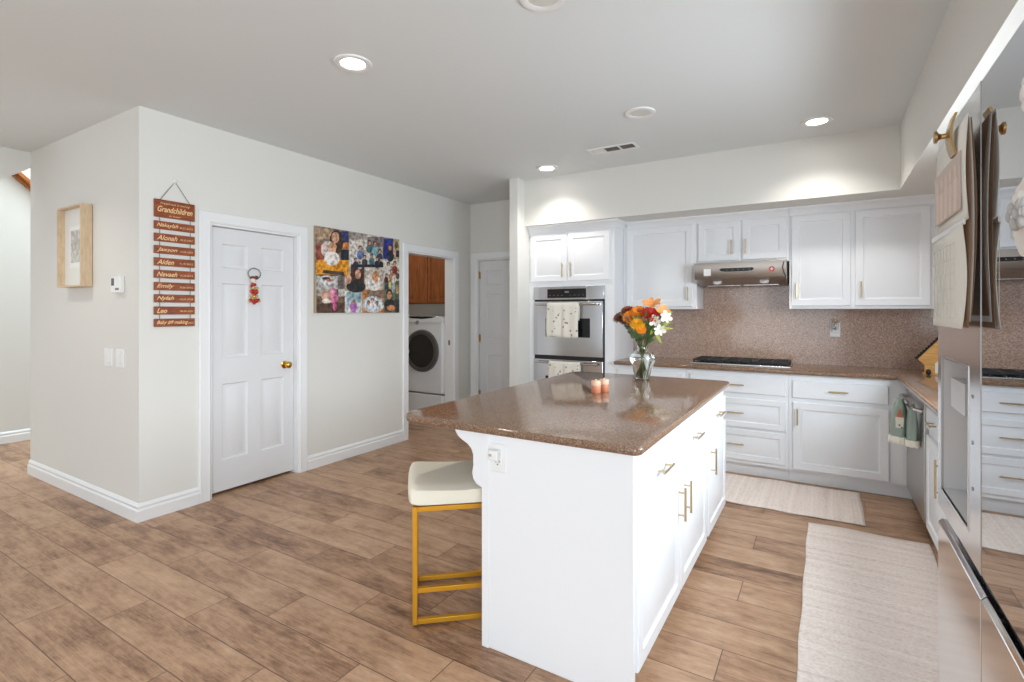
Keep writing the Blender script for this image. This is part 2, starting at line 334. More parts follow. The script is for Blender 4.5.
# wall behind the camera with two glazed openings, and the far left wall
mb = MB()
for x0, x1, z0, z1 in [(-7.5, -5.9, 0, 5), (-5.9, -3.3, 0, .2), (-5.9, -3.3, 2.3, 5), (-3.3, -2.3, 0, 5), (-2.3, .3, 0, .2), (-2.3, .3, 2.3, 5), (.3, 1.25, 0, 5)]: mb.box(x0, x1, YK-.12, YK, z0, min(z1, 2.743) if x0 > -6 else z1)
struct('wall_front', mb, M['wall'], 'wall opposite the kitchen with two wide glass openings', 'wall')
mb = MB().box(-7.47, -7.35, YK, -2.5, 0, 5).box(-7.47, -7.35, -.1, 6, 0, 5).box(-7.47, -7.35, -2.5, -.1, 0, .55).box(-7.47, -7.35, -2.5, -.1, 2.25, 5)
struct('wall_hall', mb, M['wall'], 'white wall of the tall stair hall at far left', 'wall')
struct('wall_stair', MB().box(XV-.12, XV, 1.745, 6, 0, 5).box(-7.35, XV-.12, 5.9, 6, 0, 5).box(XV-.12, XV, YK, 1.62, ZC, 5), M['wall'], 'side wall of the tall stair hall', 'wall')
struct('ceiling_upper', MB().box(-7.5, XV, YK-.1, 6, 5, 5.1), M['ceiling'], 'high ceiling over the stair hall', 'ceiling')
# raked header
struct('wall_header', MB().prism([(1.62, 2.61), (1.62, ZC), (-.1, ZC), (-.1, 1.30), (.1, 1.33)], lambda a, b, c: (XV-c, a, b), 0, .12) if False else MB().prism([(1.62, 2.61), (1.62, ZC), (.9, ZC), (.9, 2.06)], lambda a, b, c: (XV-c, a, b), 0, .12), M['wall'], 'slanted wall header at the opening to the stair hall', 'wall')
r_ = thing('stair_handrail', 'slanted wooden stair rail glimpsed above the wall at far left', 'handrail', (-7.2, 2.0, 2.6))
MB().prism([(1.6, 3.19), (1.6, 3.13), (2.6, 2.20), (2.6, 2.26)], lambda a, b, c: (-7.35+c, a, b), .02, .10).build('rail', M['railwood'], r_, bevel=.01)
MB().prism([(1.6, 3.13), (1.6, 3.10), (2.6, 2.17), (2.6, 2.20)], lambda a, b, c: (-7.35+c, a, b), 0, .05).build('stringer', M['railwood'], r_)
# laundry room shell
mb = MB().box(-6, XL-WT, 5.75, 5.85, 0, ZC).box(-6.0, -5.9, 3.2, 5.75, 0, ZC).box(-6, XL-WT, 3.1, 3.2, 0, ZC).box(XL-WT-.0, XL-WT+.1, YB+.12, 5.75, 0, ZC)
struct('wall_laundry', mb, M['wall'], 'beige walls inside the laundry room', 'wall')

# baseboards
def baseboard(name, p0, p1, n, label, m0=0, m1=0):
    p0 = Vector((*p0, 0)); p1 = Vector((*p1, 0)); n = Vector((*n, 0))
    prof = [(0, 0), (.02, 0), (.02, .074), (.012, .084), (.012, .094), (.015, .1), (.006, .116), (0, .12)]; dd_ = (p1-p0).normalized()
    mb = MB().loft([[p+n*a+dd_*a*m_+Vector((0, 0, b)) for a, b in prof] for p, m_ in ((p0, m0), (p1, m1))])
    struct(name, mb, M['trim'], label, 'baseboard')
baseboard('baseboard_side', (XV, 1.62), (XL, 1.62), (0, -1), 'white baseboard below the framed picture wall', 0, 1)
baseboard('baseboard_corner', (XL, 1.62), (XL, 1.998), (1, 0), 'white baseboard between outside corner and pantry door', -1, 0)
baseboard('baseboard_left', (XL, 2.905), (XL, 4.09), (1, 0), 'white baseboard between pantry door and laundry doorway')
baseboard('baseboard_passage', (XL, 5.072), (XL, YB), (1, 0), 'white baseboard at the hall corner')
baseboard('baseboard_hall', (-7.35, -.1), (-7.35, 5.9), (1, 0), 'white baseboard of the far stair hall wall')
baseboard('baseboard_stub', (-2.755, 4.49), (-2.66, 4.49), (0, -1), 'white baseboard on the narrow wall end')

# casings
CPROF = [(0, 0), (0, .010), (.012, .018), (.03, .014), (.055, .02), (.078, .02), (.085, .012), (.085, 0)]
def casing(name, fr, a0, a1, ztop, label):
    mb = MB()
    # path: outward offset i from opening, depth d ; up left, across, down right
    rings = [[fr(a0-i, 0, d) for i, d in CPROF], [fr(a0-i, ztop+i, d) for i, d in CPROF], [fr(a1+i, ztop+i, d) for i, d in CPROF], [fr(a1+i, 0, d) for i, d in CPROF]]
    mb.loft(rings); return struct(name, mb, M['trim'], label, 'door trim')
casing('trim_1', FX(XL), D1[0], D1[1], ZD, 'white moulded casing around the pantry door')
casing('trim_2', FX(XL), D2[0], D2[1], ZD, 'white moulded casing around the laundry doorway')
casing('trim_3', FY(YB), HB[0], HB[1], ZD, 'white moulded casing around the hall door')
def jamb(name, fr, a0, a1, z, depth, label):
    mb = MB().fbox(fr, a0, a0+.012, 0, z, -depth, 0).fbox(fr, a1-.012, a1, 0, z, -depth, 0).fbox(fr, a0+.012, a1-.012, z-.012, z, -depth, 0)
    return struct(name, mb, M['trim'], label, 'door jamb')
jamb('trim_4', FX(XL), *D1, ZD, WT, 'white jamb inside the pantry door frame')
jb = jamb('trim_5', FX(XL), *D2, ZD, WT, 'white jamb of the laundry doorway with strike plate')
MB().box(XL-.07, XL-.045, D2[1]-.0135, D2[1]-.012, .97, 1.03).build('strike_plate', M['oldbrass'], jb)
jamb('trim_6', FY(YB), *HB, ZD, .12, 'white jamb inside the hall door frame')

# doors
def six_panel(fr, a0, a1, z0, z1, T):
    w = a1-a0; s = w*.135; m = w*.155; c = (a0+a1)/2; L = (a0+s, c-m/2); R = (c+m/2, a1-s); P = []
    for zz in ((.255, .835), (1.03, 1.60), (1.715, 1.90)):
        for q in (L, R): P.append((q[0], q[1], zz[0], zz[1]))
    return MB().panels(fr, a0, a1, z0, z1, T, P, DOORP)
dr = thing('door_1', 'closed white six-panel pantry door with round brass knob', 'door', (XL-.05, 2.45, 0), kind='structure')
fr = FX(XL-.078)
six_panel(fr, D1[0]+.014, D1[1]-.014, .022, ZD-.015, .035).build('door_leaf', M['doorwhite'], dr)
MB().lathe((XL-.043, 2.72, .935), [(.0, 0), (.032, 0), (.032, .006), (.012, .012), (.011, .03), (.022, .036), (.029, .048), (.027, .062), (.015, .07), (.0, .071)], ax='x').build('knob', M['brass'], dr)
dr2 = thing('door_2', 'white six-panel door at the end of the hall', 'door', (-3.34, YB, 0), kind='structure')
six_panel(FY(YB+.075), HB[0]+.014, HB[1]-.014, .012, ZD-.015, .035).build('door_leaf', M['doorwhite'], dr2)
for z in (.34, 1.045, 1.84): MB().box(HB[0]+.006, HB[0]+.03, YB+.028, YB+.041, z-.045, z+.045).cyl((HB[0]+.012, YB+.026, z-.045), (HB[0]+.012, YB+.026, z+.045), .008, n=8).build('hinge', M['oldbrass'], dr2)
MB().lathe((HB[1]-.09, YB+.04, .935), [(.0, 0), (.032, 0), (.032, -.006), (.012, -.012), (.011, -.03), (.022, -.036), (.029, -.048), (.015, -.07), (.0, -.071)], ax='y').build('knob', M['brass'], dr2)

# windows
wn = thing('window_1', 'white framed window over the sink', 'window', (XR, 2.6, 1.1), kind='structure')
mb = MB(); y0, y1, z0, z1 = SW
for a in ((y0, y0+.05, z0, z1), (y1-.05, y1, z0, z1), (y0+.05, y1-.05, z0, z0+.05), (y0+.05, y1-.05, z1-.05, z1), ((y0+y1)/2-.025, (y0+y1)/2+.025, z0+.05, z1-.05)): mb.box(XR+.04, XR+.09, *a)
mb.build('window_frame', M['trim'], wn)
MB().box(XR-.02, XR+.04, y0-.02, y1+.02, z0-.02, z0).build('window_sill', M['trim'], wn)
wn = thing('window_4', 'white framed window added on the unseen dining side to bring in light', 'window', (XR, -1.5, .35), kind='structure'); mb = MB(); y0, y1, z0, z1 = DWN
for a in ((y0, y0+.05, z0, z1), (y1-.05, y1, z0, z1), (y0+.05, y1-.05, z0, z0+.05), (y0+.05, y1-.05, z1-.05, z1), ((y0+y1)/2-.025, (y0+y1)/2+.025, z0+.05, z1-.05)): mb.box(XR+.04, XR+.09, *a)
mb.build('window_frame', M['trim'], wn)
for k, (x0, x1) in enumerate(((-5.9, -3.3), (-2.3, .3))):
    wn = thing('window_%d' % (k+2), ['wide glazed opening of the living side', 'wide glazed patio opening behind the kitchen'][k], 'window', ((x0+x1)/2, YK-.06, .2), kind='structure'); mb = MB()
    for a, b, c, d in ((x0, x0+.06, .2, 2.3), (x1-.06, x1, .2, 2.3), (x0+.06, x1-.06, .2, .26), (x0+.06, x1-.06, 2.24, 2.3), ((x0+x1)/2-.03, (x0+x1)/2+.03, .26, 2.24)): mb.box(a, b, YK-.1, YK-.04, c, d)
    mb.build('window_frame', M['trim'], wn)

# ================================================================= HANDLES
def pull(parent, fr, a, b, c, L, vertical, m=None, proj=.03, r=.0055):
    mb = MB(); h = L/2; q = L*.34
    if vertical:
        mb.cyl(fr(a, b-h, c+proj), fr(a, b+h, c+proj), r, n=10)
        for s in (-q, q): mb.cyl(fr(a, b+s, c), fr(a, b+s, c+proj), r*.8, n=8)
    else:
        mb.cyl(fr(a-h, b, c+proj), fr(a+h, b, c+proj), r, n=10)
        for s in (-q, q): mb.cyl(fr(a+s, b, c), fr(a+s, b, c+proj), r*.8, n=8)
    return mb.build('handle', m or M['gold'], parent)
def cab_door(parent, fr, a0, a1, b0, b1, T=.018, name='door', st=.055, m=None, panel=True):
    P = [(a0+st, a1-st, b0+st, b1-st)] if panel else []
    return MB().panels(fr, a0, a1, b0, b1, T, P, CABP, .004).build(name, m or M['cab'], parent)

# ================================================================= ISLAND
isl = thing('kitchen_island', 'white kitchen island cabinet with brass bar pulls under a brown counter', 'kitchen island', (-.9, 2.74, 0))
ix0, ix1, iy0, iy1 = -1.21, -.582, 1.762, 3.71
MB().box(ix0, ix1, iy0+.018, iy1, .085, .88).box(ix0, ix1-.07, iy0+.018, iy1, 0, .085).build('cabinet_body', M['cab'], isl)
MB().box(ix0, ix1+.012, iy0, iy0+.018, 0, .882).build('end_panel', M['cab'], isl, bevel=.003)
MB().box(ix0-.004, ix0+.03, iy0-.004, iy0, 0, .88).build('corner_trim', M['cab'], isl, bevel=.001)
fr = FX(ix1)
for a0, a1 in ((1.80, 2.405), (2.44, 3.045), (3.10, 3.69)):
    d = cab_door(isl, fr, a0, a1, .695, .825, name='drawer', panel=False); pull(d, fr, (a0+a1)/2, .752, .018, .15, False)
for a0, a1, hx in ((1.80, 2.425, 2.385), (2.44, 3.045, 2.50), (3.10, 3.69, 3.16)):
    d = cab_door(isl, fr, a0, a1, .095, .655); pull(d, fr, hx, .515, .018, .15, True)
BR = [(-1.21, .882), (-1.359, .882), (-1.357, .87), (-1.344, .853), (-1.321, .838), (-1.293, .825), (-1.274, .808), (-1.264, .783), (-1.263, .737), (-1.269, .709), (-1.264, .683), (-1.248, .664), (-1.225, .654), (-1.21, .65)]
for yy in (1.765, 3.66):
    MB().prism(BR, lambda a, b, c: (a, c, b), yy, yy+.04).build('corbel', M['cab'], isl, bevel=.002)
# island counter
def rounded(x0, x1, y0, y1, rr, n=6):
    P = []
    for (cx, cy, r, a) in ((x0+rr[0], y0+rr[0], rr[0], PI), (x1-rr[1], y0+rr[1], rr[1], 1.5*PI), (x1-rr[2], y1-rr[2], rr[2], 0), (x0+rr[3], y1-rr[3], rr[3], PI/2)):
        for k in range(n+1): t = a+PI/2*k/n; P.append((cx+r*math.cos(t), cy+r*math.sin(t)))
    return P
def bullnose(mb, poly_fn, z0, z1, r=.013, n=4):
    """poly_fn(inset) -> polygon"""
    R = []
    for k in range(n+1): t = PI/2*k/n; R.append([(x, y, z0+r-r*math.sin(PI/2-t)*1.0 if False else z0+r*(1-math.sin(t))) for x, y in poly_fn(r*(1-math.cos(t)))])
    R = []
    for k in range(n+1): t = PI/2*k/n; R.append([(x, y, z0+r-r*math.cos(t)) for x, y in poly_fn(r-r*math.sin(t))])
    for k in range(n+1): t = PI/2*k/n; R.append([(x, y, z1-r+r*math.sin(t)) for x, y in poly_fn(r-r*math.cos(t))])
    return mb.loft(R)
mb = MB(); bullnose(mb, lambda i: rounded(-1.69+i, -.540-i, 1.742+i, 3.745-i, [.12-i, .035-i, .05-i, .09-i]), .882, .914)
tag(mb.build('island_countertop', M['granite'], origin=(-1.1, 2.74, .882), ang=50), 'polished brown speckled granite counter slab on the island', 'countertop')
# outlet on the island end
ot = thing('wall_outlet', 'white electrical outlet plate on the island end panel', 'outlet', (-1.133, iy0, .79))
fr = FY(iy0)
MB().panels(fr, -1.169, -1.097, .733, .848, .005, [(-1.15, -1.116, .757, .824)], [(0, 0), (.001, .002)], .002).build('cover_plate', M['plastic'], ot)
MB().fbox(fr, -1.143, -1.140, .772, .782, .0072, .0078).fbox(fr, -1.128, -1.125, .772, .782, .0072, .0078).fbox(fr, -1.137, -1.131, .762, .767, .0072, .0078).build('socket_slots', M['blackm'], ot)
cg = thing('usb_charger', 'small white plug-in charger in the island outlet', 'charger', (-1.135, iy0-.008, .806))
MB().fbox(fr, -1.160, -1.118, .786, .826, .008, .038).build('charger_body', M['plastic'], cg, bevel=.004)
MB().fbox(fr, -1.156, -1.152, .802, .812, .0378, .0384).fbox(fr, -1.148, -1.144, .802, .812, .0378, .0384).build('usb_ports', M['grey'], cg)

# ================================================================= STOOL
st = thing('bar_stool', 'gold metal counter stool with cream upholstered saddle seat beside the island', 'stool', (-1.545, 1.702, 0), math.radians(41)); st['_loc'] = 1
# local: x along the near face, y away from camera
SWd, SD, hz = .42, .39, .525; t = .022
for x, y in ((0, 0), (SWd-t, 0), (0, SD-t), (SWd-t, SD-t)):
    MB().box(x, x+t, y, y+t, .005, hz).build('leg', M['yellowmetal'], st, bevel=.002)
    MB().cyl((x+t/2, y+t/2, 0), (x+t/2, y+t/2, .006), .009, n=10).build('foot_pad', M['blackm'], st)
for y in (0, SD-t):
    MB().box(t, SWd-t, y, y+t, .008, .03).build('bottom_rail', M['yellowmetal'], st, bevel=.002)
    MB().box(t, SWd-t, y, y+t, hz-t, hz).build('seat_rail', M['yellowmetal'], st, bevel=.002)
MB().box(t, SWd-t, 0, t, .145, .167).build('footrest', M['yellowmetal'], st, bevel=.002)
for x in (0, SWd-t):
    for z in (hz-t, .008): MB().box(x, x+t, t, SD-t, z, z+t).build('side_rail', M['yellowmetal'], st, bevel=.002)
mb = MB(); rings = []
for k in range(15):
    u = k/14; y = -.03+(SD+.05)*u; e = min(1, math.sin(PI*max(.001, min(.999, u)))**.35)
    ring = []
    n = 28
    for i in range(n):
        a = 2*PI*i/n; ca, sa = math.cos(a), math.sin(a); px = abs(ca)**.3*(1 if ca > 0 else -1); pz = abs(sa)**.42*(1 if sa > 0 else -1)
        xx = SWd/2+px*(SWd/2+.024-.02*(1-e)); top = .038+.026*(abs(px)**2)
        zz = hz+.050+(pz*(top if pz > 0 else .055))*(.55+.45*e)
        ring.append((xx, y, zz))
    rings.append(ring)
mb.loft(rings).build('seat', M['fabric'], st, ang=70)

# ================================================================= OVEN TOWER
YT = 4.738
def crown(parent, pts, z0=2.205, z1=2.27, out=.045):
    """pts: list of (x,y, nx,ny) mitred path"""
    prof = [(0, z0), (.008, z0), (.012, z0+.012), (.03, z0+.04), (out, z0+.05), (out, z1), (0, z1)]
    MB().loft([[(x+nx*a, y+ny*a, b) for a, b in prof] for x, y, nx, ny in pts]).build('crown_molding', M['cab'], parent)
tw = thing('oven_cabinet', 'tall white oven cabinet with two upper doors at the hall end', 'cabinet', (-2.19, 5.03, 0))
mb = MB().box(-2.658, -2.60, YT, YB, .1, 2.27).box(-1.82, -1.722, YT, YB, .1, 2.27).box(-2.60, -1.82, YT, YB, 1.638, 2.27).box(-2.60, -1.82, YT, YB, .1, .30).box(-2.658, -1.722, YT+.06, YB, 0, .1).box(-2.6, -1.82, YB-.02, YB, .3, 1.638)
mb.build('cabinet_body', M['cab'], tw)
fr = FY(YT)
for a0, a1, hx in ((-2.636, -2.222, -2.262), (-2.208, -1.765, -2.168)):
    d = cab_door(tw, fr, a0, a1, 1.69, 2.175); pull(d, fr, hx, 1.80, .018, .15, True)
d = cab_door(tw, fr, -2.6, -1.80, .11, .285, name='drawer', panel=False); pull(d, fr, -2.2, .2, .018, .15, False)
crown(tw, [(-2.658, YT, 0, -1), (-1.722, YT, 1, -1), (-1.722, 4.99, 1, 0)])
# wall oven
ov = thing('double_wall_oven', 'stainless double wall oven with two towels on its handles', 'oven', (-2.21, 4.75, .31))
MB().box(-2.598, -1.822, YT+.0, 5.25, .305, 1.636).build('oven_body', M['blackm'], ov)
fr = FY(YT-.001)
cp = MB().fbox(fr, -2.6, -1.82, 1.503, 1.637, 0, .022).build('control_panel', M['steelm'], ov, bevel=.003)
dp = MB().fbox(fr, -2.435, -2.005, 1.52, 1.612, .022, .025).build('display', M['black'], cp)
DP = mat('display_print', rgb(110, 112, 112), .5)
for i in range(9):
    if i in (4,): continue
    MB().fbox(fr, -2.415+i*.046, -2.397+i*.046, 1.545, 1.550, .025, .0256).build('touch_key', DP, dp)
MB().fbox(fr, -2.24, -2.19, 1.57, 1.59, .025, .0256).build('clock', DP, dp)
for z0, z1, nm in ((.935, 1.485, 'upper'), (.345, .895, 'lower')):
    od = MB().fbox(fr, -2.59, -1.83, z0, z1, 0, .035).build('oven_door', M['steelm'], ov, bevel=.003)
    MB().fbox(fr, -2.45, -1.96, z0+.19, z1-.17, .035, .037).build('door_window', M['black'], od)
    MB().cyl(fr(-2.55, z1-.03, .075), fr(-1.87, z1-.03, .075), .011).cyl(fr(-2.5, z1-.03, .034), fr(-2.5, z1-.03, .075), .009, n=10).cyl(fr(-1.92, z1-.03, .034), fr(-1.92, z1-.03, .075), .009, n=10).build('handle', M['steel'], od)
def towel(name, label, x0, x1, ztop, zb, cY, group=None):
    t_ = thing(name, label, 'towel', ((x0+x1)/2, cY, zb), group=group); mb = MB()
    prof = []
    for k in range(9): prof.append((cY+.016, ztop-.16+.16*k/8))
    for k in range(1, 6): a = PI*k/6; prof.append((cY+.016*math.cos(a), ztop+.016*math.sin(a)))
    for k in range(15): prof.append((cY-.016-.004*k/14, ztop-(ztop-zb)*k/14))
    n = 24; rings = []
    for i in range(n+1):
        u = i/n; x = x0+(x1-x0)*u; f = .004*math.sin(u*19)+(.012 if abs(u-.48) < .03 else 0)
        rings.append([(x+.004*math.sin(z*14), y+f*(1 if y < cY else 0)*min(1, (ztop-z)*8+.2), z+(.006*math.sin(u*7) if j > 24 else 0)) for j, (y, z) in enumerate(prof)])
    mb.loft(rings, False, False, False).build('cloth', M['towel'], t_, solid=.003, ang=80)
towel('tea_towel', 'dotted cream towel hanging from the upper oven handle', -2.41, -2.06, 1.455, 1.125, YT-.076)
towel('tea_towel', 'dotted cream towel hanging from the lower oven handle', -2.385, -2.045, .865, .56, YT-.076)

# ================================================================= UPPER CABINETS
YU = 4.998; fr = FY(YU)
def upper(label, x0, x1, z0, doors, crown_pts):
    c = thing('upper_cabinet', label, 'cabinet', ((x0+x1)/2, 5.16, z0))
    MB().box(x0, x1, YU, YB, z0, 2.27).build('cabinet_body', M['cab'], c, bevel=.002)
    for a0, a1, b0, b1, hx, hz_ in doors:
        d = cab_door(c, fr, a0, a1, b0, b1); pull(d, fr, hx, hz_, .018, .13, True)
    crown(c, crown_pts); return c
upper('white single-door wall cabinet beside the oven tower', -1.72, -1.016, 1.405, [(-1.687, -1.055, 1.43, 2.195, -1.09, 1.55)], [(-1.68, YU, 0, -1), (-1.016, YU, 0, -1)])
upper('short white two-door wall cabinet above the range hood', -1.014, -.256, 1.818, [(-1.0, -.642, 1.845, 2.195, -.712, 1.96), (-.625, -.275, 1.845, 2.195, -.594, 1.96)], [(-1.014, YU, 0, -1), (-.256, YU, 0, -1)])
upper('tall white two-door wall cabinet right of the range hood', -.254, 1.128, 1.405, [(-.237, .185, 1.43, 2.195, -.198, 1.56), (.215, .692, 1.43, 2.195, .255, 1.56)], [(-.254, YU, 0, -1), (1.128, YU, 0, -1)])

# ================================================================= HOOD
hd = thing('range_hood', 'slim stainless range hood under the short cabinet', 'range hood', (-.635, 5.08, 1.65))
YH = 4.82
HP = [(YH, 1.815), (YH, 1.80), (YH, 1.69), (YH+.01, 1.672), (YH+.22, 1.625), (5.308, 1.625), (5.308, 1.815)]
MB().prism(HP, lambda a, b, c: (c, a, b), -1.0, -.268).build('hood_body', mat('hood_stainless', rgb(168, 158, 150), .3, 1), hd, bevel=.002)
fr = FY(YH)
P = [(-.78+.01*math.cos(a)*1.0, 0) for a in (0,)]
cp = MB().prism([(x, z) for x, z in [(-.79, 1.752), (-.775, 1.737), (-.73, 1.732), (-.57, 1.732), (-.525, 1.737), (-.51, 1.752), (-.525, 1.762), (-.775, 1.762)]], fr, 0, .003).build('control_strip', M['black'], hd)
HPm = mat('control_print', rgb(150, 150, 150), .5)
for i in range(5): MB().fbox(fr, -.73+i*.045, -.724+i*.045, 1.744, 1.749, .003, .0036).build('control_key', HPm, cp)
MB().fbox(fr, -.92, -.86, 1.70, 1.762, 0, .0012).build('paper_label', M['plastic'], hd)
rs = MB().lathe((-.375, YH, 1.742), [(0, -.0012), (.022, -.0012), (.022, 0)], ax='y').build('round_sticker', M['red'], hd)
MB().fbox(fr, -.387, -.363, 1.738, 1.745, .0012, .0018).fbox(fr, -.379, -.371, 1.730, 1.754, .0012, .0018).build('sticker_mark', M['plastic'], rs)
for x in (-.82, -.44):
    MB().cyl((x, YH+.09, 1.640), (x, YH+.08, 1.662), .036, n=20).build('hood_lamp', M['off'], hd)
    l = bpy.data.lights.new('hood_light', 'SPOT'); l.energy = 2.2; l.spot_size = math.radians(140); l.spot_blend = .9; l.shadow_soft_size = .03; l.color = (1, .93, .82)
    lo = bpy.data.objects.new('hood_light', l); COL.objects.link(lo); lo.parent = hd; lo.location = (x+.635, YH+.09-5.08, 1.63-1.65)
for x0, x1 in ((-.93, -.645), (-.625, -.34)):
    MB().box(x0, x1, YH+.235, 5.27, 1.617, 1.625).build('grease_filter', M['steel'], hd, bevel=.002)
MB().tube([(-.285, YH-.004, 1.80), (-.295, YH-.01, 1.75), (-.282, YH-.008, 1.70), (-.268, YH-.004, 1.672)], .004).build('cord', M['blackm'], hd)

# ================================================================= BACKSPLASH + COUNTER
tag(MB().box(-1.72, XR, YB-.02, YB, .914, 1.405).box(-1.014, -.256, YB-.02, YB, 1.405, 1.812).build('backsplash', M['splash'], origin=(-.3, YB, .914)), 'full-height brown speckled granite backsplash behind the cooktop', 'backsplash')
tag(MB().box(XR-.018, XR, 1.56, YB-.02, .914, 1.078).build('side_backsplash', M['splash'], origin=(XR, 3.4, .914)), 'low granite upstand along the window wall', 'backsplash')
def Lpoly(i): return [(-1.715+i, 4.692+i), (.455+i, 4.692+i), (.472+i, 1.56+i), (XR-.001, 1.56+i), (XR-.001, YB-.001), (-1.715+i, YB-.001)]
mb = MB(); bullnose(mb, Lpoly, .878, .914, .013)
tag(mb.build('countertop', M['granite'], origin=(.3, 4.9, .878), ang=50), 'L-shaped brown granite worktop along back and right walls', 'countertop')

# ================================================================= LOWER CABINETS
YL = 4.738; fr = FY(YL)
def lower(label, x0, x1, dz, doors):
    c = thing('base_cabinet', label, 'cabinet', ((x0+x1)/2, 5.03, 0))
    MB().box(x0, x1, YL, YB, .1, .877).box(x0, x1, YL+.035, YB, 0, .1).build('cabinet_body', M['cab'], c)
    for a0, a1, b0, b1, hx, pn in dz:
        d = cab_door(c, fr, a0, a1, b0, b1, name='drawer', panel=pn, st=.045); pull(d, fr, hx, (b0+b1)/2 if b1-b0 < .2 else b1-.12, .018, .13, False)
    for a0, a1, b0, b1, hx in doors:
        d = cab_door(c, fr, a0, a1, b0, b1); pull(d, fr, hx, .54, .018, .13, True)
    return c
lower('white base cabinet beside the oven tower, mostly behind the island', -1.72, -1.056, [(-1.69, -1.08, .695, .835, -1.38, False)], [(-1.69, -1.39, .12, .655, -1.43), (-1.375, -1.08, .12, .655, -1.33)])
lower('white three-drawer base cabinet under the gas cooktop', -1.054, -.246, [(-1.02, -.266, .695, .835, -.64, False), (-1.02, -.266, .405, .65, -.64, True), (-1.02, -.266, .13, .385, -.64, True)], [])
lower('white corner base cabinet with one wide drawer and door', -.244, 1.128, [(-.218, .41, .69, .828, .095, False)], [(-.215, .415, .115, .655, -.183)])
XF = .538; fr = FXn(XF)
c = thing('base_cabinet', 'white base cabinet between dishwasher and refrigerator', 'cabinet', (.83, 2.7, 0))
MB().box(XF, XR-.002, 1.56, 3.93, .1, .877).box(XF+.04, XR-.002, 1.56, 3.93, 0, .1).build('cabinet_body', M['cab'], c)
yy = 3.90
for k in range(4):
    y1 = yy-k*.58; y0 = y1-.56
    d = cab_door(c, fr, y0, y1, .695, .83, name='drawer', panel=False); pull(d, fr, (y0+y1)/2, .76, .018, .13, False)
    d = cab_door(c, fr, y0, y1, .1, .655); pull(d, fr, y0+.06, .52, .018, .2, True)
# dishwasher
dw = thing('dishwasher', 'stainless dishwasher with a bar handle at the inner corner', 'dishwasher', (.8, 4.3, 0))
MB().box(XF+.02, XR-.03, 3.945, 4.70, .1, .868).box(XF+.05, XR-.03, 3.945, 4.70, 0.01, .1).build('tub', M['blackm'], dw)
dd = MB().box(XF-.022, XF+.02, 3.945, 4.70, .105, .835).build('door', M['steelb'], dw, bevel=.004)
MB().tube([(XF-.022, 3.99, .775), (XF-.06, 4.0, .78), (XF-.068, 4.06, .782), (XF-.068, 4.58, .782), (XF-.06, 4.64, .78), (XF-.022, 4.65, .775)], .012, 10).build('handle', M['steel'], dd)
# green towel over the dishwasher handle
tl = thing('hand_towel', 'sage green towel with gnome motif and cream fringe on the dishwasher handle', 'towel', (.44, 4.2, .5))
def lobe(cx, cy, w, d, ztop, zb, rot):
    rings = []
    for k in range(13):
        u = k/12; z = ztop-(ztop-zb)*u; s = .45+.55*min(1, u*1.6); ring = []
        for i in range(20):
            a = 2*PI*i/20; rr = 1+.12*math.sin(5*a+u*2)
            x = math.cos(a)*w/2*s*rr; y = math.sin(a)*d/2*(.6+.4*s)*rr
            if u < .12: x *= .8; y *= .8
            ring.append((cx+x*math.cos(rot)-y*math.sin(rot), cy+x*math.sin(rot)+y*math.cos(rot), z))
        rings.append(ring)
    return rings
MB().loft(lobe(.425, 4.2, .10, .15, .815, .575, -.12)).build('cloth', M['sage'], tl, ang=80)
MB().loft(lobe(.480, 4.12, .06, .10, .80, .57, .1)).build('cloth', M['sage'], tl, ang=80)
def fringe(rings_of, z0, z1):
    mb = MB(); A = rings_of[-1]; n = len(A)
    cx = sum(p[0] for p in A)/n; cy = sum(p[1] for p in A)/n
    top = [(cx+(p[0]-cx)*1.04, cy+(p[1]-cy)*1.04, z0+.004) for p in A]
    R = []
    for (p, q) in zip(top, top[1:]+top[:1]):
        for s in (0, .5):
            x = p[0]*(1-s)+q[0]*s; y = p[1]*(1-s)+q[1]*s
            dx, dy = x-cx, y-cy
            R.append((x, y, dx, dy))
    for x, y, dx, dy in R:
        L = (z0-z1)*random.uniform(.85, 1.1)
        mb.tube([(x, y, z0), (x+dx*.08, y+dy*.08, z0-L*.5), (x+dx*.12, y+dy*.12, z0-L)], [.008, .009, .005], 6)
    return mb
MB_ = fringe(lobe(.425, 4.2, .10, .15, .815, .575, -.12), .575, .53); MB_.build('fringe', M['cream'], tl)
fringe(lobe(.480, 4.12, .06, .10, .80, .57, .1), .57, .53).build('fringe', M['cream'], tl)
# motif, on the face turned to the room
def motif_pt(a, b, c): # a across, b height, c out
    ang = -.12; cx, cy = .425, 4.2
    x = a; y = -.072-.02*max(0, .75-b)/.2-c
    return (cx+x*math.cos(ang)-y*math.sin(ang), cy+x*math.sin(ang)+y*math.cos(ang), b)
mb = MB(); mb.prism([(-.02, .635), (.018, .635), (.022, .70), (.0, .745), (-.022, .70)], motif_pt, 0, .004); gm = mb.build('gnome_motif', M['cream'], tl)
MB().prism([(-.018, .705), (.018, .705), (.002, .765)], motif_pt, .004, .007).build('gnome_hat', M['orange'], gm)
MB().ball(motif_pt(.0, .655, .006), .005).ball(motif_pt(.012, .64, .006), .005).build('gnome_feet', M['blackm'], gm)

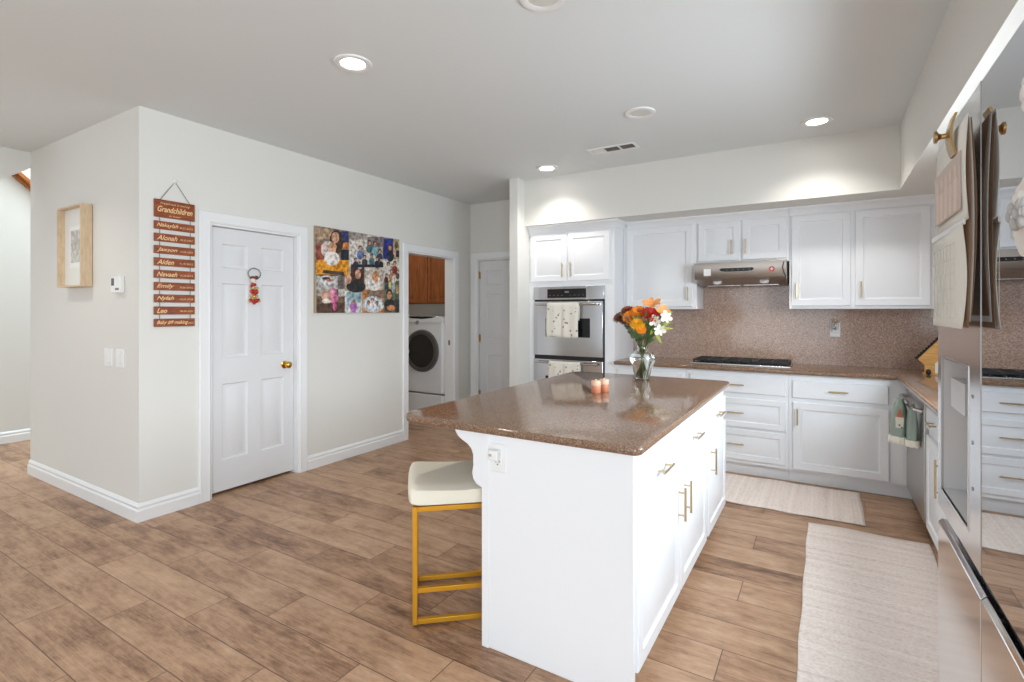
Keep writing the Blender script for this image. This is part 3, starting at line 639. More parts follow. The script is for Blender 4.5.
# cooktop
ck = thing('gas_cooktop', 'black gas cooktop with steel tray set in the granite counter', 'cooktop', (-.64, 5.0, .914))
MB().box(-1.03, -.235, 4.80, 5.22, .9145, .929).build('tray', M['steel'], ck, bevel=.003)
MB().box(-1.01, -.255, 4.825, 5.20, .929, .931).build('top_glass', M['black'], ck)
for x, y, r in ((-.89, 4.92, .04), (-.89, 5.10, .035), (-.64, 5.01, .055), (-.39, 4.92, .035), (-.39, 5.10, .04)):
    MB().lathe((x, y, .927), [(0, .022), (r*.8, .022), (r, .016), (r, .006), (r*1.25, 0)], n=20).build('burner', M['iron'], ck)
for x0, x1 in ((-1.015, -.765), (-.76, -.51), (-.505, -.25)):
    mb = MB(); xm = (x0+x1)/2; z0, z1 = .944, .956; b = .007
    for y in (4.835, 4.92, 5.01, 5.10, 5.185): mb.box(x0, x1, y-b, y+b, z0, z1)
    for x in (x0+b, xm, x1-b): mb.box(x-b, x+b, 4.835, 5.185, z0-.001, z1+.001)
    for x in (x0+b, x1-b):
        for y in (4.84, 5.18): mb.box(x-b, x+b, y-b, y+b, .927, z0)
    mb.build('grate', M['iron'], ck, bevel=.002)
for i in range(5): MB().lathe((-.80+i*.08, 4.845, .927), [(0, .022), (.013, .022), (.015, 0)], n=14).build('knob', M['blackm'], ck)

# night light plug on the backsplash
nl = thing('night_light', 'clear glass plug-in night light on the backsplash outlet', 'night light', (.083, 5.30, 1.2))
wo = thing('wall_outlet', 'cream outlet plate on the granite backsplash', 'outlet', (.083, 5.31, 1.22))
fr = FY(5.31)
MB().panels(fr, .045, .121, 1.163, 1.285, .005, [], CABP, .002).build('cover_plate', M['plastic'], wo)
MB().fbox(fr, .062, .104, 1.20, 1.235, .0055, .03).build('plug_base', M['plastic'], nl, bevel=.003)
MB().lathe((.083, 5.268, 1.225), [(.012, 0), (.022, .01), (.027, .03), (.025, .055), (.014, .072), (.012, .08)], n=20).build('glass_shade', M['glass'], nl, solid=.0015)
MB().lathe((.083, 5.268, 1.305), [(.014, -.004), (.014, .008), (.006, .016), (.005, .03), (0, .032)], n=16).build('cap', M['gold'], nl)
MB().ball((.083, 5.268, 1.26), .008, .008, .018).build('bulb', M['off'], nl)

# faucet at the sink
fc = thing('kitchen_faucet', 'chrome gooseneck faucet in front of the sink window', 'faucet', (.98, 2.7, .914))
MB().cyl((.98, 2.7, .914), (.98, 2.7, .95), .025).tube([(.98, 2.7, .95), (.98, 2.7, 1.15)]+[(.98-.09+.09*math.cos(a), 2.7, 1.15+.09*math.sin(a)) for a in (PI*k/8 for k in range(1, 9))]+[(.80, 2.7, 1.08)], .012, 12).build('spout', M['steel'], fc)
MB().cyl((.98, 2.63, .95), (.98, 2.67, .95), .008).cyl((.98, 2.63, .945), (.98, 2.60, 1.01), .007).build('lever', M['steel'], fc)

# wooden decoration on the corner counter
wd = thing('wooden_stable', 'small amber wooden stable decoration with zigzag roof edge on the corner counter', 'decoration', (.72, 4.87, .914))
xs = [.588, .725, .86]
rf = []
n = 9
for k in range(n):
    a = k/n; x = .585+.135*a; z = 1.03+.16*a
    rf += [(x, z), (x, z+.012)]
rf += [(.72, 1.195)]
for k in range(n): a = k/n; x = .72+.135*a; z = 1.195-.16*a; rf += [(x, z), (x+.015, z-.0)]
rf += [(.855, 1.03), (.845, 1.03), (.72, 1.178), (.597, 1.03)]
MB().prism(rf, lambda a, b, c: (a, c, b), 4.86, 4.885).build('roof', M['charcoal'], wd)
MB().prism([(.600, 1.030), (.72, 1.177), (.840, 1.030), (.80, .985), (.80, .93), (.64, .93), (.64, .985)], lambda a, b, c: (a, c, b), 4.862, 4.884).build('front_board', M['deco'], wd)
MB().box(.63, .84, 4.85, 4.91, .914, .93).build('base', M['deco'], wd)
MB().ball((.66, 4.84, .937), .016, .016, .022).build('figure', M['blackm'], wd)
MB().prism([(.70, .93), (.78, .93), (.78, 1.0), (.74, 1.04), (.70, 1.0)], lambda a, b, c: (a, c, b), 4.855, 4.862).build('inner_panel', M['plastic'], wd)

# ================================================================= REFRIGERATOR
fg = thing('refrigerator', 'stainless four-door refrigerator with water dispenser and mirrored right door', 'refrigerator', (.6, 1.12, 0))
fx = .22; ya, ym0, ym1, yb_ = .747, 1.117, 1.122, 1.49
MB().box(.275, 1.05, ya+.004, yb_-.004, .03, 1.755).box(.33, 1.0, ya+.05, yb_-.05, 0, .03).build('fridge_body', mat('fridge_side_grey', rgb(92, 92, 94), .45, .5), fg)
Z0, Z1 = .955, 1.765
dy0, dy1, dz0, dz1, dx = 1.205, 1.45, 1.0, 1.286, .266
mb = MB().box(fx, .27, ym1, dy0, Z0, Z1).box(fx, .27, dy1, yb_, Z0, Z1).box(fx, .27, dy0, dy1, Z0, dz0).box(fx, .27, dy0, dy1, dz1, Z1)
fd = mb.build('left_door', M['fridge_door'], fg)
MB().box(dx, .27, dy0, dy1, dz0, dz1).box(fx+.003, dx, dy0, dy0+.002, dz0, dz1).box(fx+.003, dx, dy1-.002, dy1, dz0, dz1).box(fx+.003, dx, dy0, dy1, dz0, dz0+.002).box(fx+.003, dx, dy0, dy1, dz1-.002, dz1).build('dispenser_recess', mat('dispenser_liner', rgb(214, 213, 214), .35), fd)
MB().box(fx-.001, fx+.003, dy0-.003, dy0+.003, dz0, dz1).box(fx-.001, fx+.003, dy1-.003, dy1+.003, dz0, dz1).box(fx-.001, fx+.003, dy0-.003, dy1+.003, dz1, dz1+.004).box(fx-.001, fx+.003, dy0-.003, dy1+.003, dz0-.004, dz0).build('dispenser_frame', M['steelb'], fd)
MB().box(fx+.006, dx, dy0+.06, dy1-.06, 1.19, 1.25).box(fx+.03, fx+.035, dy0+.09, dy1-.09, 1.12, 1.19).build('dispenser_lever', mat('dispenser_grey', rgb(196, 194, 194), .3), fd)
for z in (1.24, 1.16, 1.08): MB().cyl((fx-.001, 1.175, z), (fx, 1.175, z), .0035, n=12).build('door_dot', mat('dot_grey', rgb(150, 150, 150), .4), fd)  # three small grey dots in a column on the left door
MB().box(fx, .27, ya, ym0, Z0, Z1).build('right_door', [M['mirror']], fg, bevel=.002)
MB().box(fx-.0008, .27, ym0+.001, ym1-.001, Z0, Z1).build('door_edge_strip', M['steelb'], fg)
for y0, y1 in ((ya, ym0), (ym1, yb_)):
    MB().prism([(fx, .06), (fx, .915), (fx+.006, .922), (fx+.016, .922), (fx+.03, .89), (.27, .89), (.27, .06)], lambda a, b, c: (a, c, b), y0, y1).build('lower_door', M['fridge_low'], fg, bevel=.0015)
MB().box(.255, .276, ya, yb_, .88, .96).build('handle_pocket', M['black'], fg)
# hook on the fridge
hk = thing('magnetic_hook', 'brass magnetic hook holding the calendar on the refrigerator door', 'hook', (fx, 1.235, 1.69))
R = []
for k in range(9): a = -1+2*k/8; R.append((.198-.007*(1-a*a), 1.2, 1.70+.036*a))
MB().loft([[(x-.002, 1.172, z), (x+.002, 1.172, z), (x+.002, 1.212, z), (x-.002, 1.212, z)] for i, (x, y, z) in enumerate(R)]).build('back_plate', M['oldbrass'], hk)
MB().box(fx-.004, fx, 1.222, 1.248, 1.655, 1.725).build('magnet', M['blackm'], hk)
MB().lathe((.196, 1.205, 1.705), [(0, 0), (.008, 0), (.005, -.006), (.0045, -.014), (.007, -.018), (.011, -.020), (.011, -.024), (.0, -.025)], ax='x', n=16).build('knob', M['oldbrass'], hk)
# calendar
ca = thing('wall_calendar', 'open wall calendar with photo page and date grid hanging on the refrigerator', 'calendar', (.2, 1.25, 1.355))
def page(x0, x1, y0, y1, z0, z1, bow=.0, n=10):
    """x0 at near side (y0), x1 far"""
    mb = MB(); rows = []
    for k in range(n+1):
        u = k/n; z = z0+(z1-z0)*u; b = bow*math.sin(PI*u)
        rows.append([(x0+b, y0, z), (x1+b*.3, y1, z)])
    return mb.loft(rows, False, False, False)
cl = page(.196, .199, 1.118, 1.40, 1.358, 1.535, .006).build('date_page', M['paper'], ca, solid=.0012)
mb = MB()
for k in range(6): z = 1.375+k*.026; mb.box(.1905, .1915, 1.15, 1.36, z, z+.0006)
for k in range(8): y = 1.15+k*.03; mb.box(.1905, .1915, y, y+.0006, 1.375, 1.506)
mb.build('date_grid', M['papergrid'], cl)
pp = page(.203, .203, 1.112, 1.385, 1.54, 1.715, -.004).build('photo_page', M['paper'], ca, solid=.0012)
ph = MB().box(.1965, .1975, 1.135, 1.365, 1.56, 1.66); ph.build('family_print', mat('faded_family_print', rgb(208, 192, 182), .7), pp)
mb = MB()
for y, s in ((1.17, 1), (1.21, .9), (1.25, 1.05), (1.29, .85), (1.33, 1)):
    mb.box(.1955, .1965, y-.012, y+.012, 1.562, 1.60+.02*s); mb.ball((.196, y, 1.632*s/s), .001, .009, .012)
mb.build('print_figures', mat('faded_figures', rgb(224, 206, 194), .7), pp)
for k, (dx_, mm) in enumerate(((.006, 'paperb'), (.011, 'paper'), (.015, 'paperb'))):
    page(.200+dx_*.6, .203, 1.116+k*.004, 1.39, 1.36+.01*k, 1.71, .003+.002*k).build('under_page', M[mm], ca, solid=.001)
MB().box(.1965, .2, 1.115, 1.40, 1.532, 1.541).build('spine', M['plastic'], ca)
# shell angel ornament
orn = thing('shell_ornament', 'cream scalloped shell ornament on a blue ribbon stuck to the mirrored refrigerator door', 'ornament', (.21, .835, 1.45))
MB().tube([(.208, .838, 1.555), (.207, .812, 1.585), (.207, .802, 1.60)], .0028, 6).tube([(.208, .79, 1.555), (.207, .80, 1.585), (.207, .802, 1.60)], .0028, 6).build('ribbon', M['blue'], orn)
mb = MB()
for R_, n_, s_, x_ in ((.046, 11, .011, .210), (.034, 9, .010, .204), (.02, 6, .009, .199)):
    for k in range(n_):
        a = PI*(-.05+1.1*k/(n_-1)); mb.ball((x_, .83+R_*math.cos(a), 1.505+.85*R_*math.sin(a)), .007, s_, s_)
mb.build('scalloped_wings', M['lace'], orn)
mb = MB()
for k in range(14): mb.ball((.196+.002*math.sin(k*3), .80+.0042*k, 1.502+.011*math.sin(k*2.1)), .005, .005, .008)
mb.build('grey_tufts', M['lacegrey'], orn)
MB().prism([(.782, 1.497), (.876, 1.497), (.87, 1.478), (.845, 1.452), (.818, 1.452), (.79, 1.478)], lambda a, b, c: (c, a, b), .2, .215).build('shell_bowl', M['lace'], orn, bevel=.005)
o2 = thing('fabric_ornament', 'small white crochet ornament above the blue ribbon on the refrigerator', 'ornament', (.2, .79, 1.60))
mb = MB()
for k in range(6): a = k*PI/3; mb.ball((.198, .79+.013*math.cos(a), 1.633+.015*math.sin(a)), .007, .009, .009)
mb.ball((.196, .79, 1.633), .008, .01, .011); mb.build('crochet_flower', M['plastic'], o2)

# ================================================================= RUGS
def rug(label, x0, x1, y0, y1, m, ax):
    nx, ny = 50, 50; g = lambda x, y: .006+.0016*math.sin(x*23)*math.sin(y*17)+.0016*math.sin(x*9+y*5)
    vs = []; fs = []
    for j in range(ny+1):
        for i in range(nx+1):
            u, v = i/nx, j/ny; x = x0+(x1-x0)*u; y = y0+(y1-y0)*v
            if j in (0, ny): y += .006*math.sin(x*14)
            if i in (0, nx): x += .003*math.sin(y*12)
            vs.append((x, y, g(x, y)))
    for j in range(ny):
        for i in range(nx): a = j*(nx+1)+i; fs.append((a, a+1, a+nx+2, a+nx+1))
    o = MB().add(vs, fs).build('runner_rug', m, origin=((x0+x1)/2, (y0+y1)/2, 0), solid=.006); return tag(o, label, 'rug')
rug('short cream woven rug in front of the cooktop cabinets', -1.15, .232, 4.0, 4.69, M['rug_x'], 'x')
rug('long cream woven runner in front of dishwasher and refrigerator', -.09, .53, 1.3, 3.88, M['rug_y'], 'y')

# ================================================================= CEILING LIGHTS, VENT
def can(x, y, lit, label, en=None):
    c = thing('ceiling_light', label, 'ceiling light', (x, y, ZC), group='recessed lights in the kitchen ceiling')
    MB().lathe((x, y, ZC), [(.068, .0), (.066, -.006), (.085, -.012), (.1, -.008), (.102, 0)], n=32).build('trim_ring', M['plastic'], c)
    MB().lathe((x, y, ZC), [(0, -.004), (.05, -.004), (.067, -.003), (.067, 0)], n=32).build('diffuser', M['lamp'] if lit else M['off'], c)
    if lit:
        l = bpy.data.lights.new('lamp_light', 'SPOT'); l.energy = en or E_CAN; l.spot_size = math.radians(125); l.spot_blend = .7; l.shadow_soft_size = .06; l.color = (1, .96, .9)
        lo = bpy.data.objects.new('lamp_light', l); COL.objects.link(lo); lo.parent = c; lo.location = (0, 0, -.03)
    return c
can(-2.2, 1.95, True, 'large lit recessed light nearest the pantry door')
can(-2.244, 4.335, True, 'lit recessed light in front of the oven tower soffit')
can(-.043, 4.262, True, 'lit recessed light above the corner cabinets')
can(-1.074, 3.453, False, 'unlit recessed light beside the ceiling vent')
can(-1.037, 1.965, False, 'unlit recessed light cut by the top edge')
can(-4.5, .75, True, 'lit recessed light over the entry side of the room', 14)
vt = thing('ceiling_vent', 'rectangular white ceiling vent with dark louvre sections', 'vent', (-1.50, 4.09, ZC))
vx0, vx1, vy0, vy1 = -1.71, -1.30, 4.02, 4.17
mb = MB(); d = .02; cs = [vx0+d, -1.585, -1.57, -1.45, -1.435, vx1-d]
mb.box(vx0, vx1, vy0, vy0+d, ZC-.008, ZC).box(vx0, vx1, vy1-d, vy1, ZC-.008, ZC).box(vx0, vx0+d, vy0+d, vy1-d, ZC-.008, ZC).box(vx1-d, vx1, vy0+d, vy1-d, ZC-.008, ZC).box(cs[1], cs[2], vy0+d, vy1-d, ZC-.007, ZC).box(cs[3], cs[4], vy0+d, vy1-d, ZC-.007, ZC)
mb.build('frame', M['plastic'], vt)
MB().box(cs[2], cs[5], vy0+d, vy1-d, ZC-.0015, ZC-.0005).build('duct_opening', mat('duct_shadow', rgb(96, 90, 82), .9), vt)
mb = MB()
for k in range(5): x = cs[0]+.004+k*.021; mb.add([(x, vy0+d, ZC-.006), (x+.02, vy0+d, ZC-.001), (x+.02, vy1-d, ZC-.001), (x, vy1-d, ZC-.006)], [(0, 1, 2, 3)])
mb.build('closed_louvres', M['plastic'], vt)
mb = MB()
for a, b in ((cs[2], cs[3]), (cs[4], cs[5])):
    for k in range(4): y = vy0+d+.012+k*.028; mb.box(a, b, y, y+.003, ZC-.006, ZC-.001)
mb.build('louvres', mat('louvre_grey', rgb(128, 122, 114), .6), vt)

# ================================================================= LEFT WALL ITEMS
# hanging sign
FS = FX(XL+.004)
sg = thing('hanging_sign', 'tall hanging sign of stacked red-brown wooden name boards beside the pantry door', 'sign', (XL, 1.835, 1.28))
NAMES = [('Nakaylah', '8.23.2005'), ('Alonah', '08.20.2007'), ('Jaxson', '12.28.2009'), ('Aiden', '9.10.2012'), ('Nevaeh', '10.24.2014'), ('Emily', '9.20.2016'), ('Nylah', '10.29.2018'), ('Leo', '08.06.2021'), ('Baby #9 making', '2023')]
y0s, y1s = 1.705, 1.964
b = MB().fbox(FS, y0s, y1s, 2.025, 2.146, 0, .012).build('board', M['signwood'], sg, bevel=.001)
mb = MB(); text_faces(mb, 'Happiness is having', FS, y0s+.035, 2.112, .19, .016, .0126, .3); text_faces(mb, 'Grandchildren', FS, y0s+.018, 2.062, .225, .04, .0126, .35, bold=.015); text_faces(mb, 'Est. Forever', FS, y0s+.09, 2.034, .075, .012, .0126, .3)
mb.build('lettering', M['letter'], b)
for k, (nm, dt) in enumerate(NAMES):
    zc = 1.9715-k*.0829; b = MB().fbox(FS, y0s, y1s, zc-.0275, zc+.0275, 0, .012).build('board', M['signwood'], sg, bevel=.001)
    mb = MB(); wd_ = min(.2 if k == 8 else .135, .027*len(nm)*.8)
    text_faces(mb, nm, FS, y0s+.014, zc-.017, wd_, .032, .0126, .4, bold=.012)
    text_faces(mb, dt, FS, y0s+.16 if k < 8 else y0s+.215, zc-.010, .085 if k < 8 else .035, .012, .0126, .0)
    mb.build('lettering', M['letter'], b)
    zt = zc+.0275; zu = 2.025 if k == 0 else zc+.0829-.0275
    for y in (y0s+.034, y1s-.028):
        MB().tube([(XL+.01, y, zt-.006), (XL+.01, y, zu+.006)], .0022, 6).build('link', M['string'], sg)
MB().tube([(XL+.01, 1.738, 2.138), (XL+.01, 1.80, 2.23), (XL+.01, 1.836, 2.283), (XL+.01, 1.88, 2.22), (XL+.01, 1.938, 2.138)], .0022, 6).build('cord', M['string'], sg)
hk2 = thing('adhesive_hook', 'small white adhesive wall hook above the name sign', 'hook', (XL, 1.836, 2.285))
MB().ball((XL+.006, 1.836, 2.29), .007, .014, .02).build('hook_base', M['plastic'], hk2)
MB().tube([(XL+.01, 1.836, 2.293), (XL+.024, 1.836, 2.284), (XL+.024, 1.836, 2.296)], .004, 6).build('hook_arm', M['plastic'], hk2)

# collage canvas
cv = thing('photo_collage_canvas', 'large canvas print collage of family photos on the left wall', 'canvas print', (XL, 3.48, 1.37))
cy0, cy1, cz0, cz1, ct = 2.975, 4.025, 1.370, 2.143, .022
MB().box(XL, XL+ct, cy0, cy1, cz0, cz1).build('canvas', mat('canvas_edge', rgb(176, 156, 132), .8), cv, bevel=.002)
FC = FX(XL+ct)
_pm = {}
def pm(c):
    if c not in _pm:
        m = mat('print_colour_%d' % len(_pm), rgb(*c), .55); N, L, b = nodes(m); tc = N.new('ShaderNodeTexCoord'); n = N.new('ShaderNodeTexNoise'); n.inputs['Scale'].default_value = 30; n.inputs['Detail'].default_value = 2
        L.new(tc.outputs['Object'], n.inputs['Vector']); q = [v*.85 for v in c]; r = ramp(N, [(.34, rgb(*[v*.7 for v in c])), (.5, rgb(*c)), (.68, rgb(*[min(255, v*1.08+18) for v in c]))]); L.new(n.outputs[0], r.inputs[0]); L.new(r.outputs[0], b.inputs['Base Color']); _pm[c] = m
    return _pm[c]
def cmap(x, y):   # crop pixel -> canvas coords
    s = (x-65)/580; top = 40+90*s; t = (y-top)/(633-top)
    return cy0+(cy1-cy0)*min(1, max(0, s)), cz1-(cz1-cz0)*min(1, max(0, t))
class Photo:
    def __init__(s): s.mb = MB(); s.ms = []; s.lv = .0004
    def use(s, c):
        m = pm(c)
        if m not in s.ms: s.ms.append(m)
        s.mb.cur = s.ms.index(m)
    def poly(s, c, pts):
        s.use(c); s.lv += .00012
        s.mb.add([FC(*cmap(x, y), s.lv) for x, y in pts], [tuple(range(len(pts)))])
    def rect(s, c, x0, y0, x1, y1): s.poly(c, [(x0, y0), (x1, y0), (x1, y1), (x0, y1)])
    def ell(s, c, cx, cy, rx, ry, n=14): s.poly(c, [(cx+rx*math.cos(2*PI*k/n), cy+ry*math.sin(2*PI*k/n)) for k in range(n)])
    def person(s, cx, cy, h, skin, hair, shirt):
        s.ell(shirt, cx, cy+h*.75, h*.42, h*.55); s.ell(hair, cx, cy-h*.04, h*.24, h*.3); s.ell(skin, cx, cy+h*.04, h*.17, h*.23)
SK = (214, 160, 128); HR = (60, 38, 30)
def photo(fn):
    p = Photo(); fn(p); p.mb.build('photo', p.ms, cv, weld=False)
def f(p):
    p.rect((150, 128, 108), 65, 40, 272, 380); p.rect((178, 150, 120), 65, 60, 160, 130); p.rect((150, 74, 62), 70, 160, 130, 275)
    p.rect((40, 52, 104), 215, 75, 272, 180); p.rect((206, 130, 62), 225, 150, 272, 215); p.rect((28, 30, 46), 222, 200, 272, 275)
    p.rect((228, 150, 28), 70, 272, 272, 372); p.ell(HR, 192, 150, 44, 84); p.ell((214, 196, 190), 140, 200, 42, 60); p.ell(SK, 186, 118, 24, 38); p.ell((196, 150, 110), 168, 182, 26, 32); p.ell(SK, 168, 204, 22, 30); p.ell((236, 222, 214), 164, 262, 48, 48); p.poly((70, 54, 48), [(112, 340), (240, 352), (240, 376), (108, 362)])
photo(f)
def f(p):
    p.rect((200, 192, 182), 275, 80, 520, 318); p.rect((158, 146, 138), 275, 80, 400, 130); p.rect((126, 114, 112), 400, 110, 520, 180); p.rect((216, 208, 200), 280, 140, 330, 290)
    for x, y, h, c in ((350, 190, 60, (96, 116, 160)), (415, 150, 56, (60, 92, 96)), (455, 160, 60, (120, 168, 176)), (490, 210, 54, (52, 60, 82)), (318, 268, 46, (40, 48, 66)), (380, 250, 50, (52, 52, 62)), (430, 240, 50, (78, 116, 130)), (470, 262, 48, (44, 50, 64)), (500, 270, 40, (34, 38, 52)), (345, 290, 34, (186, 190, 196))): p.person(x, y, h, SK, HR, c)
    p.rect((34, 36, 48), 285, 300, 515, 320)
photo(f)
def f(p): p.rect((44, 56, 140), 515, 120, 595, 262); p.person(572, 186, 74, SK, (90, 52, 36), (38, 42, 60))
photo(f)
def f(p): p.rect((176, 158, 116), 596, 132, 646, 262); p.ell((98, 80, 58), 622, 165, 14, 26); p.rect((38, 34, 44), 618, 205, 646, 250); p.ell(SK, 606, 215, 10, 22)
photo(f)
def f(p):
    p.rect((212, 206, 194), 518, 265, 646, 412)
    for x, y, h, c in ((556, 300, 56, (206, 198, 196)), (608, 296, 58, (150, 62, 52)), (580, 350, 50, (168, 120, 92)), (600, 370, 46, (226, 206, 190)), (540, 376, 40, (88, 48, 40)), (630, 350, 40, (92, 74, 66))): p.person(x, y, h, SK, HR, c)
photo(f)
def f(p): p.rect((176, 160, 146), 245, 318, 285, 440); p.rect((74, 44, 36), 285, 318, 378, 478); p.ell((58, 34, 28), 334, 380, 34, 66); p.ell(SK, 334, 368, 20, 34); p.ell((36, 34, 36), 322, 452, 66, 42); p.ell((208, 160, 132), 268, 400, 22, 34)
photo(f)
def f(p): p.rect((196, 184, 168), 380, 318, 516, 478); p.rect((216, 206, 196), 388, 330, 426, 470); p.ell((232, 222, 212), 452, 430, 52, 52); p.ell((172, 130, 100), 462, 372, 26, 28); p.ell((214, 142, 96), 455, 396, 24, 30); p.ell((238, 232, 226), 430, 430, 24, 30)
photo(f)
def f(p): p.rect((186, 182, 178), 72, 372, 205, 470); p.ell((216, 214, 212), 136, 410, 50, 34); p.ell(HR, 130, 398, 24, 10); p.ell((188, 110, 90), 150, 410, 22, 10); p.rect((122, 112, 108), 200, 376, 246, 470)
photo(f)
def f(p): p.rect((114, 88, 70), 72, 470, 246, 632); p.rect((168, 158, 146), 72, 470, 160, 516); p.rect((196, 192, 182), 205, 440, 246, 520); p.ell((206, 110, 150), 176, 520, 26, 60); p.ell((232, 150, 176), 168, 500, 16, 26); p.ell((206, 160, 140), 128, 510, 30, 34); p.ell((232, 218, 196), 132, 552, 28, 18); p.poly((86, 62, 48), [(76, 570), (246, 560), (246, 632), (76, 632)]); p.ell((206, 90, 140), 182, 590, 12, 28)
photo(f)
def f(p): p.rect((206, 206, 204), 246, 482, 362, 632); p.rect((148, 172, 176), 258, 490, 360, 562); p.ell((172, 104, 176), 304, 590, 24, 42); p.ell((190, 140, 120), 304, 560, 12, 14)
photo(f)
def f(p):
    p.rect((196, 126, 70), 362, 475, 526, 632); p.rect((140, 116, 98), 400, 480, 526, 530); p.ell((196, 200, 202), 444, 575, 80, 58); p.ell((226, 232, 236), 446, 572, 66, 46)
    for x, y in ((408, 570), (436, 552), (470, 572)): p.ell((92, 62, 50), x, y-8, 12, 14); p.ell(SK, x, y, 9, 14)
photo(f)
def f(p):
    p.rect((88, 102, 82), 526, 412, 646, 632); p.rect((206, 192, 110), 560, 418, 580, 480); p.rect((150, 170, 176), 584, 420, 612, 492); p.rect((52, 62, 92), 530, 440, 556, 470); p.rect((186, 150, 96), 616, 440, 640, 500)
    p.ell((44, 46, 50), 566, 580, 44, 46); p.ell(HR, 565, 496, 24, 28); p.ell((204, 146, 104), 565, 514, 19, 28); p.ell((206, 136, 84), 578, 600, 34, 20); p.rect((64, 58, 60), 612, 540, 646, 632)
photo(f)

# door hanger
dh = thing('door_hanger', 'red and gold beaded ornament hanging on the pantry door', 'ornament', (XL-.03, 2.445, 1.45))
ox = XL-.03; oy = 2.443
MB().tube([(ox, oy+.052*math.cos(a), 1.685+.043*math.sin(a)) for a in (2*PI*k/24 for k in range(25))], .004, 6).build('wire_hoop', M['string'], dh)
hm = MB().ball((ox+.006, oy-.016, 1.632), .014, .022, .022).build('head', M['skin'], dh)
MB().ball((ox+.004, oy-.016, 1.652), .014, .026, .014).ball((ox+.004, oy+.014, 1.655), .012, .016, .016).build('hat', mat('hanger_brown', rgb(112, 62, 56), .7), hm)
mb = MB()
for dy, dz, s in ((-.012, 1.60, .014), (-.02, 1.585, .014), (.006, 1.598, .012), (-.018, 1.545, .017), (.016, 1.54, .02), (0, 1.52, .016), (-.03, 1.475, .014), (-.008, 1.47, .018), (.018, 1.47, .018), (.036, 1.478, .012), (0, 1.452, .013)): mb.ball((ox+.004, oy+dy-.004, dz), s*.6, s, s)
mb.build('red_beads', M['red'], dh)
mb = MB()
for dy, dz, s in ((-.01, 1.572, .015), (.022, 1.57, .012), (-.024, 1.51, .012), (.0, 1.503, .015), (.02, 1.505, .012), (-.046, 1.462, .009), (-.012, 1.488, .012), (.044, 1.465, .009)): mb.ball((ox+.006, oy+dy-.004, dz), s*.6, s, s)
mb.build('gold_beads', M['goldbead'], dh)
MB().tube([(ox-.004, oy-.016, 1.61), (ox-.004, oy-.012, 1.46)], .003, 6).tube([(ox-.008, oy, 1.727), (ox-.008, oy, 1.735)], .004, 6).build('string', M['string'], dh)

# side wall items
YS = 1.62; FSd = FY(YS)
pf = thing('picture_frame', 'deep pale wood shadow-box frame with a faint sketch on the side wall', 'picture frame', (-4.77, YS, 1.565))
fx0, fx1, fz0, fz1, fdp = -4.985, -4.558, 1.566, 2.164, .075
mb = MB(); fw = .012
mb.fbox(FSd, fx0, fx0+fw, fz0, fz1, .004, fdp).fbox(FSd, fx1-fw, fx1, fz0, fz1, .004, fdp).fbox(FSd, fx0+fw, fx1-fw, fz0, fz0+fw, .004, fdp).fbox(FSd, fx0+fw, fx1-fw, fz1-fw, fz1, .004, fdp)
mb.build('frame', M['framewood'], pf, bevel=.001)
MB().fbox(FSd, fx0+.01, fx1-.01, fz0+.01, fz1-.01, 0, .01).build('backing', M['charcoal'], pf)
MB().fbox(FSd, fx0+fw, fx1-fw, fz0+fw, fz1-fw, .01, .03).build('mat_board', M['matboard'], pf)
MB().fbox(FSd, -4.88, -4.665, 1.71, 2.02, .03, .032).build('sketch_mount', M['plastic'], pf)
MB().fbox(FSd, -4.855, -4.69, 1.75, 1.99, .032, .033).build('sketch', M['art'], pf)
th = thing('thermostat', 'small white wall thermostat with grey screen', 'thermostat', (-4.13, YS, 1.51))
b = MB().fbox(FSd, -4.2, -4.06, 1.512, 1.625, 0, .028).build('housing', M['plastic'], th, bevel=.004)
MB().fbox(FSd, -4.19, -4.15, 1.562, 1.612, .028, .0295).build('screen', M['lcd'], b)
MB().fbox(FSd, -4.13, -4.08, 1.53, 1.545, .028, .030).build('button', M['grey'], b)
for x0, lb in ((-4.36, 'white rocker light switch left of its twin below the thermostat'), (-4.18, 'white rocker light switch right of its twin below the thermostat')):
    s = thing('light_switch', lb, 'light switch', (x0+.06, YS, 1.0), group='switches below the thermostat')
    p = MB().panels(FSd, x0, x0+.12, 1.0, 1.125, .006, [(x0+.038, x0+.082, 1.025, 1.10)], [(0, 0), (.002, -.002)], .002).build('cover_plate', M['plastic'], s)
    MB().fbox(FSd, x0+.042, x0+.078, 1.03, 1.095, .004, .009).build('rocker', M['plastic'], s, bevel=.001)

# ================================================================= LAUNDRY
dy = thing('clothes_dryer', 'white front-loading dryer with dark round door on a pedestal in the laundry room', 'dryer', (-4.345, 5.3, 0))
Yd = 4.97; x0, x1 = -4.69, -4.0; FD = FY(Yd)
prof = [(x0, Yd+.03), (x0+.04, Yd), (x1-.04, Yd), (x1, Yd+.03), (x1, 5.7), (x0, 5.7)]
MB().prism(prof, lambda a, b, c: (a, b, c), .36, 1.30).build('cabinet', M['doorwhite'], dy, bevel=.01)
pd = MB().prism(prof, lambda a, b, c: (a, b, c), .0, .34).build('pedestal', M['doorwhite'], dy, bevel=.01)
MB().box(x0+.01, x1-.01, Yd+.02, 5.69, .34, .36).build('pedestal_gap', M['grey'], dy)
MB().prism([(x0+.01, 1.24), (x1-.01, 1.24), (x1-.01, 1.31), (x1-.1, 1.325), (x0+.1, 1.325), (x0+.01, 1.31)], lambda a, b, c: (a, c, b), Yd-.012, Yd+.12).build('control_panel', M['doorwhite'], dy, bevel=.006)
MB().prism([(-4.60+.0, 1.322), (-4.52, 1.296), (-4.34, 1.288), (-4.18, 1.300), (-4.10, 1.322)], lambda a, b, c: (a, c, b), Yd-.014, Yd-.011).build('display', M['black'], dy)
